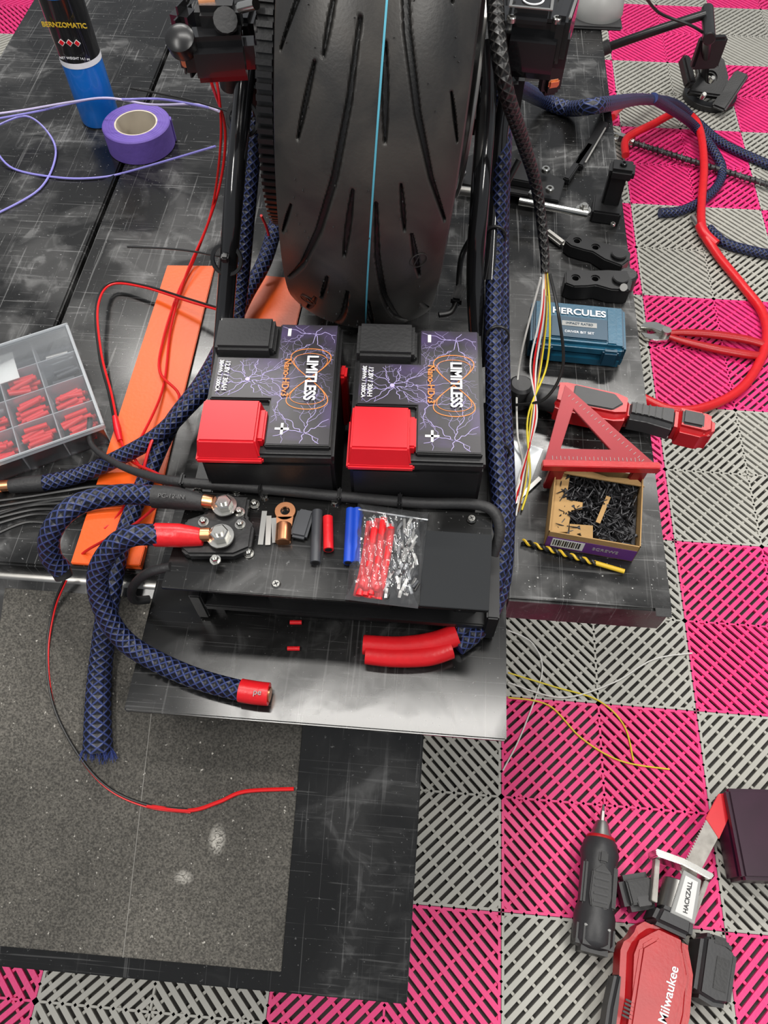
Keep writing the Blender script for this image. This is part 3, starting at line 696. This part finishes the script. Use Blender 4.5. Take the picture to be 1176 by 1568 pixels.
# ------------------------------------------------------------------ small parts on board
def tb(name,a,b,z,r,m,flat=1):
    e=E(name); tube(e,'sleeve',[P(a[0],a[1],z),P((a[0]+b[0])/2,(a[1]+b[1])/2,z),P(b[0],b[1],z)],r,m,sub=3,flat=flat); 
    d=(P(b[0],b[1],z)-P(a[0],a[1],z)).normalized(); q=P(b[0],b[1],z); cyl(e,'bore',q,q+d*.0004,r*.7,'blk',seg=14); return e
tb('heat_shrink_tube',(486,783),(483,862),BZ+.006,.0062,'grys')
tb('heat_shrink_tube.001',(502,792),(503,842),BZ+.006,.0060,'redshrink')
tb('heat_shrink_tube.002',(537,780),(533,862),BZ+.006,.0055,'blu')
tb('heat_shrink_tube.003',(547,780),(545,862),BZ+.006,.0055,'blu')
tb('heat_shrink_tube.004',(440,993),(459,993),DZ+.0105,.0028,'redshrink'); tb('heat_shrink_tube.005',(444,953),(462,953),DZ+.0105,.0028,'redshrink')
e=E('copper_cable_lug'); lug(e,P(437,784,BZ+.001),P(434,834,BZ+.001),0,r=.0125)
e=E('grey_shrink_cap'); box(e,'cap',P(463,803,BZ+.005),(.020,.038,.009),'grys',RZ(-8),.003)
e=E('steel_shim_strips'); 
for i in range(3): box(e,'strip_%d'%i,P(402+i*9,812-(i==0)*4,BZ+.001+i*.0006),(.006,.045-.006*i,.0008),'steel' if i==1 else 'helmet',RZ(3+4*i))
BG=E('heat_shrink_bag')
rnd=random.Random(11)
for i in range(9):
    u0=548+i*4.2; tube(BG,'red_sleeve_%d'%i,[P(u0+18,800+rnd.uniform(-8,8),BZ+.006+i%3*.004),P(u0+10,860,BZ+.007+i%3*.004),P(u0-2,912+rnd.uniform(-6,6),BZ+.006+i%2*.004)],.0042,'redshrink',sub=3,flat=.6)
for i in range(85):
    u0=rnd.uniform(590,638); v0=rnd.uniform(796,912); a=rnd.uniform(.9,2.0); q=rnd.uniform(10,22); zz=BZ+.004+rnd.uniform(0,.009)
    tube(BG,'clear_sleeve_%d'%i,[P(u0-math.cos(a)*q*.5,v0+math.sin(a)*q*.5,zz),P(u0,v0,zz),P(u0+math.cos(a)*q*.5,v0-math.sin(a)*q*.5,zz)],.0018,('clearedge','grys','white','helmet','wblk')[i%5],seg=8,sub=1,flat=.6)
A_=[P(548,770,BZ+.003),P(656,786,BZ+.003),P(640,932,BZ+.003),P(528,918,BZ+.003)]
n=44; vs=[];fs=[]
for i in range(n+1):
    for j in range(n+1):
        u=i/n;v=j/n
        p=(A_[0]*(1-u)+A_[1]*u)*(1-v)+(A_[3]*(1-u)+A_[2]*u)*v
        e_=min(u,1-u,v,1-v); h=min(1,e_*8)
        zz=.015*h + .0045*h*(math.sin(9*u+5*v*v*3)+math.sin(23*v+11*u)+.7*math.sin(41*u-17*v)+.5*math.sin(60*v+33*u*u))*.5
        vs.append(p+Vector((0,0,zz)))
for i in range(n):
    for j in range(n): b=i*(n+1)+j; fs.append((b,b+1,b+n+2,b+n+1))
me=bpy.data.meshes.new('film'); me.from_pydata(vs,[],fs); link(me,'film','bag',BG,None,80)
wire('zip_seal',[P(549,780,BZ+.011),P(600,788,BZ+.018),P(655,796,BZ+.010)],.0010,'clearedge',BG)
# ------------------------------------------------------------------ deck left objects
OP=E('orange_steel_panel')
prism(OP,'left_strip',[(-.447,.425),(-.352,.425),(-.365,.995),(-.445,.99)],DZ+.0005,DZ+.006,'orange',bev=.001)
prism(OP,'right_strip',[(-.30,.705),(-.215,.705),(-.205,.975),(-.30,.98)],DZ+.0005,DZ+.006,'orange',bev=.001)
prism(OP,'lip',[(-.405,.425),(-.352,.425),(-.352,.455),(-.405,.455)],DZ+.006,DZ+.014,'orange',bev=.001)
tc_=P(155,182,DZ); BT=E('propane_torch_canister',tc_)
lathe(BT,'cylinder',[(.030,0),(.036,.003),(.037,.008),(.037,.235),(.034,.252),(.022,.268),(.013,.275),(.013,.285)],'bottle',None,48)
lathe(BT,'label_band',[(.0373,.125),(.0373,.234)],'blkg',None,48,cap=False)
lathe(BT,'label_stripe',[(.0376,.118),(.0376,.128)],'silver',None,48,cap=False)
lathe(BT,'valve',[(.011,.285),(.011,.305),(.016,.307),(.016,.32),(.008,.325)],'copper',None,24)
text(BT,'label_text','BERNZOMATIC',.0115,T(.008,-.0385,.195)@RX(90),'yellow',off=.0002); text(BT,'label_text_2','NET WEIGHT 14.1 oz',.006,T(.006,-.0378,.138)@RX(90),'silver')
for i in range(3): box(BT,'hazard_%d'%i,(-.008+i*.014,-.0375,.165),(.009,.0006,.009),'white',RY(45)); box(BT,'hazard_red_%d'%i,(-.008+i*.014,-.0379,.165),(.007,.0006,.007),'red',RY(45))
tp=P(218,222,DZ); TR=E('masking_tape_roll',tp)
ring(TR,'tape',(0,0,0),.063,.040,.046,'tape',None,64,.002); ring(TR,'core',(0,0,.0005),.0405,.037,.045,'cream',None,64,.0005)
for r in (.045,.050,.055,.059): ring(TR,'wrap_line',(0,0,.0456),r+.0004,r,.0007,'tape',None,48,.0001)
box(TR,'tail',(.060,.02,.023),(.004,.012,.044),'tape',RZ(15),.001)
# parts organizer
OB=E('small_parts_organizer',mx=T(P(60,650,DZ+.001))@RZ(30))
oh=.04
x0,x1,y0,y1=-.20,.086,-.076,.134
bx(OB,'tray_floor',x0,x1,y0,y1,0,.0025,'clear')
for (a,b,c_,d) in ((x0,x1,y0,y0+.002),(x0,x1,y1-.002,y1),(x0,x0+.002,y0,y1),(x1-.002,x1,y0,y1)): bx(OB,'tray_wall',a,b,c_,d,.002,oh,'clear',.0005)
for k in range(1,5): xk=x0+(x1-x0)*k/5; bx(OB,'divider_x%d'%k,xk-.0008,xk+.0008,y0,y1,.002,oh-.003,'clearedge')
for k in range(1,4): yk=y0+(y1-y0)*k/4; bx(OB,'divider_y%d'%k,x0,x1,yk-.0008,yk+.0008,.002,oh-.003,'clearedge')
bx(OB,'lid',x0-.003,x1+.003,y0-.003,y1+.003,oh,oh+.0015,'clear',.0005)
for (a,b,c_,d) in ((x0-.004,x1+.004,y0-.004,y0),(x0-.004,x1+.004,y1,y1+.004),(x0-.004,x0,y0,y1),(x1,x1+.004,y0,y1)): bx(OB,'lid_rim',a,b,c_,d,oh-.006,oh+.003,'clearedge',.001)
bx(OB,'handle',-.07,-.03,y1+.004,y1+.016,.02,.03,'clearedge',.003); bx(OB,'latch_1',x0+.06,x0+.09,y1+.001,y1+.008,.01,.035,'clearedge',.002)
cw=(x1-x0)/5; ch=(y1-y0)/4
for ci,cj,m,n_ in ((4,0,'wred',24),(3,0,'redshrink',24),(4,1,'redshrink',24),(3,1,'red',24),(4,2,'grys',6),(3,2,'redshrink',18),(2,0,'red',20),(2,1,'redshrink',18),(1,0,'white',6),(1,1,'red',12),(4,3,'steel',5),(2,2,'white',5),(0,0,'grys',5)):
    cx=x0+cw*(ci+.5); cy=y0+ch*(cj+.5)
    for k in range(n_):
        a=rnd.uniform(-.30,.30); px,py=cx+rnd.uniform(-.008,.008),cy+rnd.uniform(-.019,.019); zz=.007+.0045*(k%6)
        tube(OB,'shrink_piece',[(px-.016*math.cos(a),py-.016*math.sin(a),zz),(px,py,zz),(px+.016*math.cos(a),py+.016*math.sin(a),zz)],.0038,m,seg=8,sub=1)
bx(OB,'label_card',-.13,.0,.064,.122,.0365,.0375,'white')
# ------------------------------------------------------------------ deck right objects
BK=E('motorcycle_mounting_bracket')
c=P(775,272,.675)
prism(BK,'plate',[(-.085,-.045),(.10,-.055),(.105,.005),(.045,.035),(-.07,.045),(-.09,.02)],0,.008,'blks',T(c)@RZ(-8),bev=.0015)
prism(BK,'plate_raised',[(-.02,-.03),(.055,-.035),(.055,.012),(-.01,.018)],.008,.022,'blks',T(c)@RZ(-8),bev=.002)
bx(BK,'plate_foot',c.x-.05,c.x+.05,c.y-.03,c.y+.02,DZ,.675,'blks')
for u,v in ((707,268),(835,263),(841,293),(815,300)): capscrew(BK,'bolt',P(u,v,.692),.0075,.008)
cyl(BK,'long_bolt',P(795,308,.70),P(900,328,.70),.0065,'chrome'); hexbolt(BK,'end_nut',P(893,322,.70),.009,.008)
cyl(BK,'cross_shaft',P(690,290,.70),P(770,300,.70),.008,'steel')
c=P(930,330,DZ); box(BK,'post_base',c+Vector((-.005,.0,.012)),(.05,.05,.024),'blks',RZ(-8),.003)
box(BK,'post',c+Vector((.0,.01,.045)),(.030,.028,.07),'blks',RZ(-8),.004); box(BK,'post_head',c+Vector((.004,.008,.085)),(.042,.035,.020),'blks',RZ(-8),.005)
capscrew(BK,'post_bolt',c+Vector((.004,.008,.095)),.006,.005,'blkg'); capscrew(BK,'foot_bolt',P(938,345,.685),.004,.005)
FBAR=E('flat_steel_bar')
box(FBAR,'bar_1',P(905,222,.668),(.018,.15,.012),'blks',RZ(-22),.002); box(FBAR,'bar_2',P(885,250,.668),(.012,.12,.012),'blks',RZ(-25),.002)
box(FBAR,'bar_edge',P(912,222,.6745),(.003,.12,.002),'steel',RZ(-22),.0005)
box(FBAR,'bar_3',P(850,365,.668),(.014,.045,.012),'steel',RZ(42),.004)
def linkarm(name,a,b,z,hgt,wd=1.0):
    e,Lk=place(name,P(*a,z),P(*b,z))
    pr=[(-.014,-.012),(0,-.018),(.022,-.016),(Lk*.45,-.013),(Lk*.75,-.020),(Lk+.010,-.020),(Lk+.016,0),(Lk+.010,.020),(Lk*.72,.020),(Lk*.4,.017),(.012,.018),(-.012,.014)]
    prism(e,'arm',[(x,y*wd) for x,y in pr],0,hgt,'blks',bev=.002,holes=[circ(.004,0,.0055),circ(Lk*.45,.001,.0055),circ(Lk,0,.006)])
    prism(e,'arm_boss',circ(Lk*.95,0,.013,24),hgt,hgt+.006,'blks',bev=.001); return e
linkarm('footpeg_link_arm',(876,384),(945,410),.661,.024,1.0)
linkarm('footpeg_link_arm.001',(872,446),(946,450),.661,.030,1.15)
e=E('black_knob'); cyl(e,'knob_body',P(955,440,DZ),P(955,440,DZ)+Vector((0,0,.03)),.016,'blk',bev=.003); cyl(e,'knob_stud',P(955,440,DZ+.03),P(955,440,DZ+.038),.006,'steel')
ec,Lc=place('driver_bit_case',P(806,552,DZ),P(948,566,DZ))
bx(ec,'case_bottom',0,Lc,.0,.090,0,.022,'bluep',.005); bx(ec,'case_top',0,Lc,.0,.090,.023,.045,'bluep',.006)
bx(ec,'raised_panel',.028,Lc-.028,.010,.055,.044,.048,'bluedk',.002); bx(ec,'label',.045,Lc-.045,.034,.044,.048,.0486,'helmet')
text(ec,'brand_text','HERCULES',.0175,T(Lc/2,.066,.0462),'silver',off=.0004); text(ec,'label_text','IMPACT RATED',.006,T(Lc/2,.039,.0490),'bluedk')
text(ec,'label_text_2','DRIVER BIT SET',.0065,T(Lc/2,.022,.0484),'silver')
for x in (.022,Lc-.022): bx(ec,'latch',x-.012,x+.012,-.006,.006,.010,.040,'bluedk',.003); bx(ec,'rib',x-.008,x+.008,.005,.08,.043,.0475,'bluep',.002)
for x in (.006,Lc-.006): bx(ec,'corner',x-.007,x+.007,.002,.088,.004,.042,'bluedk',.004)
et,Lt=place('cordless_right_angle_drill',P(842,610,.688),P(1090,662,.688))
k=Lt
prism(et,'body',[(0,-.022),(.02,-.027),(k*.40,-.026),(k*.50,-.019),(k*.50,.019),(k*.40,.026),(.02,.027),(0,.022)],-.024,.020,'redd',bev=.009)
prism(et,'body_panel',[(.03,-.017),(k*.38,-.015),(k*.44,0),(k*.38,.015),(.03,.017)],.018,.022,'ywell',bev=.0015)
prism(et,'grip',[(k*.46,-.017),(k*.60,-.016),(k*.78,-.021),(k*.78,.021),(k*.60,.016),(k*.46,.017)],-.020,.018,'ywell',bev=.008)
for a in range(5): box(et,'grip_rib_%d'%a,(k*(.52+.04*a),0,.0175),(.003,.022,.004),'blk',None,.001)
prism(et,'battery',[(k*.76,-.022),(k*.95,-.024),(k,-.015),(k,.015),(k*.95,.022),(k*.76,.022)],-.024,.020,'redd',bev=.008)
box(et,'battery_panel',(k*.86,0,.020),(k*.13,.026,.006),'ywell',None,.003)
cyl(et,'neck',(-.035,0,0),(.012,0,0),.018,'ywell',.020,bev=.003); cyl(et,'head',(-.045,0,-.025),(-.045,0,.020),.018,'ywell',bev=.004)
sq0=P(832,712,.725); sq1=P(1006,716,.725)
es,Ls=place('speed_square',sq0,sq1)
apex=Vector((.038,.128))
prism(es,'blade',[(0,0),(Ls,0),(apex.x,apex.y)],0,.004,'anod',bev=.0006,holes=[[(.024,.024),(Ls-.060,.024),(.046,.088)]])
prism(es,'fence',[(-.002,-.006),(Ls+.002,-.006),(Ls+.002,.004),(-.002,.004)],-.006,.008,'redd',bev=.001)
for i in range(22): 
    x=.012+i*(Ls-.03)/22; box(es,'tick',(x,.009,.0043),(.0006,.004 if i%2 else .006,.0003),'helmet')
d=(Vector((Ls,0))-apex); n_=24
for i in range(2,n_-1):
    p=apex+d*(i/n_); box(es,'degree_tick',(p.x-.005,p.y-.008,.0043),(.0006,.005,.0003),'helmet',Matrix.Rotation(math.atan2(d.y,d.x),4,'Z'))
es.matrix_world=es.matrix_world@RX(4)
for i,x in enumerate((.02,Ls-.02)): bx(es,'support_foot_%d'%i,x-.01,x+.01,-.004,.003,-.058,-.006,'anod',.001)
eb,Lb=place('screw_carton',P(832,836,DZ),P(968,860,DZ))
wB=.112; hB=.040
for a,b,c_,d_ in ((0,Lb,0,.0015),(0,Lb,wB-.0015,wB),(0,.0015,0,wB),(Lb-.0015,Lb,0,wB)): bx(eb,'wall',a,b,c_,d_,0,hB,'card')
bx(eb,'bottom',0,Lb,0,wB,0,.0015,'card')
bx(eb,'front_print',.001,Lb-.001,-.0006,.0,.002,hB-.012,'purp'); bx(eb,'barcode_patch',.008,.05,-.0010,-.0005,.006,.026,'white')
for i in range(12): bx(eb,'bar',.010+i*.003,.0112+i*.003+(i%3)*.0004,-.0013,-.0009,.010,.024,'wblk')
text(eb,'print','SCREWS',.009,T(.078,-.0008,.016)@RX(90),'helmet')
prism(eb,'flap_left',[(0,0),(.024,.006),(.026,.04),(.040,.045),(.040,.055),(.018,.055),(.02,.095),(0,.106)],hB-.008,hB-.006,'card',T(.001,.002,0))
prism(eb,'flap_back',[(0,0),(.11,0),(.10,.010),(.06,.006),(.02,.014)],hB-.004,hB-.002,'card',T(.01,wB-.016,0))
box(eb,'flap_front',(.042,.012,hB-.006),(.03,.018,.001),'card',RX(12)@RZ(6)); box(eb,'flap_mid',(.068,.050,hB-.004),(.006,.045,.001),'card',RZ(-15))
ac=Acc(); rn=random.Random(2)
for i in range(520):
    px,py=rn.uniform(.010,Lb-.006),rn.uniform(.006,wB-.008); pz=rn.uniform(.022,.035); a=rn.uniform(0,2*PI); tl=rn.uniform(-.4,.4); Ls2=.015
    p0=Vector((px,py,pz)); d=Vector((math.cos(a)*math.cos(tl),math.sin(a)*math.cos(tl),math.sin(tl)))
    p1=p0+d*Ls2
    if not(.003<p1.x<Lb-.003 and .003<p1.y<wB-.003): continue
    ac.cyl(p0,p1,.0013,.0005,6); ac.cyl(p0-d*.0015,p0+d*.0012,.0032,.0013,8)
ac.obj('screws','screw',eb); bx(eb,'screw_fill',.003,Lb-.003,.003,wB-.003,.0015,.022,'screw')
ed,Ld=place('spade_drill_bit',P(800,829,DZ+.005),P(956,875,DZ+.005))
cyl(ed,'shank',(Ld*.72,0,0),(Ld,0,0),.0032,'yellow',seg=12)
def helix(par,name,x0,x1,r,turns,rt,m,ph=0):
    pts=[(x0+(x1-x0)*i/120,r*math.cos(2*PI*turns*i/120+ph),r*math.sin(2*PI*turns*i/120+ph)) for i in range(121)]
    tube(par,name,pts,rt,m,seg=6,raw=True)
helix(ed,'flute_a',0,Ld*.72,.0022,6,.0018,'yellow'); helix(ed,'flute_b',0,Ld*.72,.0026,6,.0021,'wblk',PI); cyl(ed,'core',(0,0,0),(Ld*.72,0,0),.002,'wblk',seg=10)
DB=E('loose_hardware')
for i in range(14):
    u,v=rn.uniform(790,1000),rn.uniform(880,925); p=P(u,v,DZ); cyl(DB,'chip',p,p+Vector((0,0,.0008)),rn.uniform(.0006,.0014),'helmet',seg=8)
box(DB,'bolt_hole',P(1016,938,DZ+.0005),(.020,.012,.001),'blk',None,.0004)
p=P(790,720,.662); box(DB,'clear_card',p,(.05,.10,.001),'clearedge',RZ(-18))
box(DB,'steel_strip',P(803,755,.664),(.006,.07,.002),'steel',RZ(-40))
# ------------------------------------------------------------------ floor objects right
er,Lr2=place('threaded_clamp_rod',P(948,212,.02),P(1200,290,.02))
cyl(er,'rod',(0,0,0),(Lr2,0,0),.008,'ywell'); helix(er,'thread',.03,Lr2,.0095,32,.0030,'blks')
cyl(er,'nut',(.0,0,0),(.02,0,0),.018,'chrome',seg=6); cyl(er,'collar',(.035,0,0),(.05,0,0),.016,'chrome')
ring(er,'eye',(-.012,0,-.004),.018,.010,.010,'chrome')
ek,Lk=place('red_handled_cable_cutter',P(985,508,.015),P(1172,535,.015))
k=Lk
prism(ek,'jaw_upper',[(-.012,.004),(.0,.026),(.03,.034),(.06,.022),(.075,.006),(.05,-.006),(.02,.006)],0,.012,'chrome',bev=.002)
prism(ek,'jaw_lower',[(-.010,-.004),(.004,-.022),(.035,-.026),(.065,-.018),(.075,0),(.05,.008),(.02,-.004)],-.010,.002,'chrome',bev=.002)
cyl(ek,'pivot',(.058,.002,-.012),(.058,.002,.018),.012,'steel')
tube(ek,'handle_upper',[(.07,.006,.004),(k*.35,.016,.004),(k*.6,.024,.004),(k*.85,.022,.004),(k,.012,.004)],[.008,.011,.013,.013,.011],'redd',flat=.7)
tube(ek,'handle_lower',[(.07,-.006,.002),(k*.35,-.016,.002),(k*.6,-.026,.002),(k*.85,-.030,.002),(k*1.0,-.026,.002)],[.008,.011,.013,.013,.011],'redd',flat=.7)
AS=E('black_clamp_stand')
tube(AS,'arm',[P(905,82,.22),P(960,62,.27),P(1030,38,.33),P(1080,22,.36)],.013,'blks')
cyl(AS,'arm_elbow',P(1083,14,.34),P(1086,60,.36),.018,'blks',bev=.003)
cyl(AS,'arm_grip',P(905,84,.22),P(935,70,.25),.020,'rub',bev=.003)
cyl(AS,'column',P(1085,35,.36),P(1078,130,.02),.013,'blks')
prism(AS,'bracket',[(-.06,-.05),(.055,-.06),(.075,.0),(.05,.07),(-.045,.065),(-.03,.01)],0,.03,'blk',T(P(1078,125,.06))@RX(35),bev=.006,holes=[circ(.01,.0,.018),circ(.02,.042,.008)])
box(AS,'paddle',P(1118,140,.06),(.05,.14,.02),'blk',RZ(-35)@RX(30),.006); box(AS,'paddle_2',P(1052,110,.10),(.03,.10,.04),'blk',RZ(20)@RX(30),.008)
box(AS,'cross_plate',P(1085,80,.20),(.09,.03,.10),'blk',RZ(10),.008)
for u,v in ((1088,125),(1075,150),(1060,95)): cyl(AS,'knob',P(u,v,.10),P(u,v,.10)+Vector((0,-.01,.02)),.008,'chrome',bev=.002)
ring(AS,'base_ring',P(1085,150,0),.09,.06,.02,'blk')
tube(AS,'cable',[P(985,-10,.5),P(1010,20,.40),P(1060,40,.37),P(1090,60,.33)],.004,'wblk')
HL=E('bicycle_helmet')
lathe(HL,'shell',[(.001,.075),(.02,.072),(.04,.058),(.055,.032),(.058,.008),(.055,0)],'helmet',T(P(912,22,DZ)),40)
box(HL,'trim',P(912,24,DZ+.004),(.11,.11,.008),'rub',None,.004)
# ------------------------------------------------------------------ foreground tools on floor
eD,LD=place('cordless_impact_driver',P(906,1455,.038),P(924,1232,.034))
k=LD
lathe(eD,'body',[(.022,0),(.031,.004),(.036,.012),(.036,k*.22),(.031,k*.29),(.032,k*.58),(.035,k*.64),(.030,k*.72),(.024,k*.75)],'ywell',RY(90),36)
lathe(eD,'nose_ring',[(.0255,k*.742),(.0265,k*.752),(.0245,k*.765)],'redd',RY(90),30)
lathe(eD,'collar',[(.021,k*.76),(.017,k*.80),(.013,k*.85),(.010,k*.875)],'steel',RY(90),30)
cyl(eD,'bit',(k*.87,0,0),(k*.95,0,0),.0045,'steel',seg=6); cyl(eD,'bit_tip',(k*.95,0,0),(k*1.0,0,0),.0035,'steel',.0018,seg=8)
for s_ in (-1,1): box(eD,'side_rib',(k*.42,s_*.025,.012),(k*.30,.012,.020),'blk',None,.004)
prism(eD,'overmould',[(k*.26,-.015),(k*.34,-.019),(k*.50,-.017),(k*.56,0),(k*.50,.017),(k*.34,.019),(k*.26,.015)],.028,.034,'blk',bev=.002)
for i in range(5): box(eD,'grip_rib',(k*(.30+.05*i),0,.0345),(.004,.026,.003),'ywell',None,.001)
box(eD,'trigger',(k*.60,0,.034),(.020,.016,.008),'blk',None,.003)
box(eD,'battery_foot',(.020,0,-.002),(.052,.066,.064),'blk',None,.010)
box(eD,'battery_stripe',(.034,0,.030),(.004,.045,.003),'helmet',None,.001); text(eD,'badge','M12',.012,T(k*.07,0,.0305)@RZ(0),'helmet')
SW=E('reciprocating_saw')
eS,LS=place('saw_frame',P(984,1590,.055),P(1026,1404,.055)); eS.parent=SW
k=LS
prism(eS,'motor_housing',[(-.06,-.054),(k*.30,-.058),(k*.62,-.050),(k*.80,-.034),(k*.92,-.030),(k*.92,.030),(k*.84,.046),(k*.72,.066),(k*.55,.070),(k*.2,.056),(-.06,.052)],-.045,.036,'redd',bev=.018)
prism(eS,'housing_panel',[(.0,-.036),(k*.55,-.036),(k*.76,-.018),(k*.76,.026),(k*.64,.046),(0,.036)],.032,.042,'redd',bev=.006)
text(eS,'brand_text','Milwaukee',.020,T(k*.38,-.012,.0430),'silver',off=.0003); prism(eS,'nose_grip',[(k*.86,-.034),(k*1.05,-.030),(k*1.05,.030),(k*.86,.038)],-.040,.038,'ywell',bev=.010)
for i in range(5): box(eS,'vent_%d'%i,(k*(.08+.03*i),.040,.036),(.003,.018,.004),'blk',None,.0008)
prism(eS,'handle_panel',[(-.05,.036),(k*.15,.046),(k*.40,.054),(k*.38,.070),(k*.1,.068),(-.05,.060)],-.030,.024,'ywell',bev=.008)
prism(eS,'battery_pack',[(k*.48,-.056),(k*.98,-.050),(k*1.02,-.072),(k*.96,-.112),(k*.50,-.116),(k*.46,-.090)],-.050,.026,'ywell',bev=.010)
box(eS,'battery_label',(k*.72,-.090,.0265),(.050,.022,.002),'blk',RZ(3),.001); box(eS,'battery_latch',(k*.96,-.080,.012),(.018,.030,.030),'blk',RZ(6),.005)
prism(eS,'steel_gusset',[(k*1.0,-.032),(k*1.38,-.028),(k*1.40,.004),(k*1.0,.010)],.026,.032,'helmet',bev=.001); prism(eS,'gusset_label',[(k*1.03,-.026),(k*1.35,-.023),(k*1.36,-.001),(k*1.03,.003)],.032,.0324,'white'); text(eS,'gusset_text','HACKZALL',.0105,T(k*1.19,-.012,.0330)@RZ(3),'wblk',off=.0002)
ring(eS,'blade_clamp',(k*1.05,-.003,0),.028,.012,.05,'steel',RY(90))
prism(eS,'shoe',[(0,-.050),(.012,-.055),(.016,0),(.012,.050),(0,.045),(.004,0)],-.025,.028,'chrome',T(k*1.42,.006,0),bev=.002)
prism(eS,'shoe_arm',[(-.07,.028),(0,.040),(0,.048),(-.07,.038)],-.01,.01,'sawst',T(k*1.42,0,0),bev=.001); prism(eS,'shoe_arm_2',[(-.07,-.028),(0,-.040),(0,-.048),(-.07,-.038)],-.01,.01,'sawst',T(k*1.42,0,0),bev=.001)
eB,LB=place('blade_holder',P(1052,1345,.05),P(1114,1222,.06)); eB.parent=SW
k=LB
prism(eB,'blade',[(0,-.013),(k*.80,-.016),(k*.80,.016),(0,.013)],0,.0022,'sawst',bev=.0004)
teeth=[]; n_=26
for i in range(n_): teeth+= [(i*k*.8/n_,.013),((i+.7)*k*.8/n_,.0175)]
prism(eB,'teeth',[(0,.011)]+teeth+[(k*.8,.012)],.0002,.0020,'sawst'); prism(eB,'blade_tip',[(k*.55,-.017),(k*.95,-.015),(k*1.05,.002),(k*.98,.017),(k*.66,.018)],-.001,.0035,'red',bev=.0006)
ea=E('black_tool_battery',P(970,1368,0),math.radians(12)); bx(ea,'pack',-.032,.032,-.030,.030,0,.045,'ywell',.010); bx(ea,'rail',-.023,.023,-.020,.020,.045,.052,'blk',.003); bx(ea,'contact',-.012,.012,-.024,-.008,.048,.0535,'blks',.001)
et2=E('tool_storage_case',P(1112,1352,0),math.radians(3)); bx(et2,'shell',0,.30,0,.15,0,.06,'case',.006); bx(et2,'lid',-.002,.302,-.002,.152,.062,.085,'case',.006)
bx(et2,'latch',.10,.14,-.006,.0,.045,.08,'blk',.002); bx(et2,'latch_2',.20,.24,-.006,.0,.045,.08,'blk',.002)
# ------------------------------------------------------------------ lights
w=bpy.data.worlds.new('garage_air'); S.world=w; w.use_nodes=True
bgn=w.node_tree.nodes['Background']; bgn.inputs[0].default_value=(.92,.95,1,1); bgn.inputs[1].default_value=.34
def area(name,loc,rot,sx,sy,e,col=(1,.97,.92)):
    l=bpy.data.lights.new(name,'AREA'); l.shape='RECTANGLE'; l.size=sx; l.size_y=sy; l.energy=e; l.color=col
    o=bpy.data.objects.new(name,l); S.collection.objects.link(o); o.location=loc; o.rotation_euler=[math.radians(a) for a in rot]
area('ceiling_light_a',(-.9,2.6,2.9),(-12,0,0),1.3,.16,40)
area('ceiling_light_b',(.9,2.4,2.9),(-12,0,0),1.3,.16,40)
area('ceiling_light_c',(-1.1,-.3,2.9),(12,0,0),.16,1.3,30)
area('ceiling_light_d',(1.2,-.2,2.9),(12,0,0),.16,1.3,30)
area('ceiling_light_e',(0,.9,3.0),(0,0,0),1.6,.16,30)
S.view_settings.view_transform='Standard'
S.view_settings.exposure=0
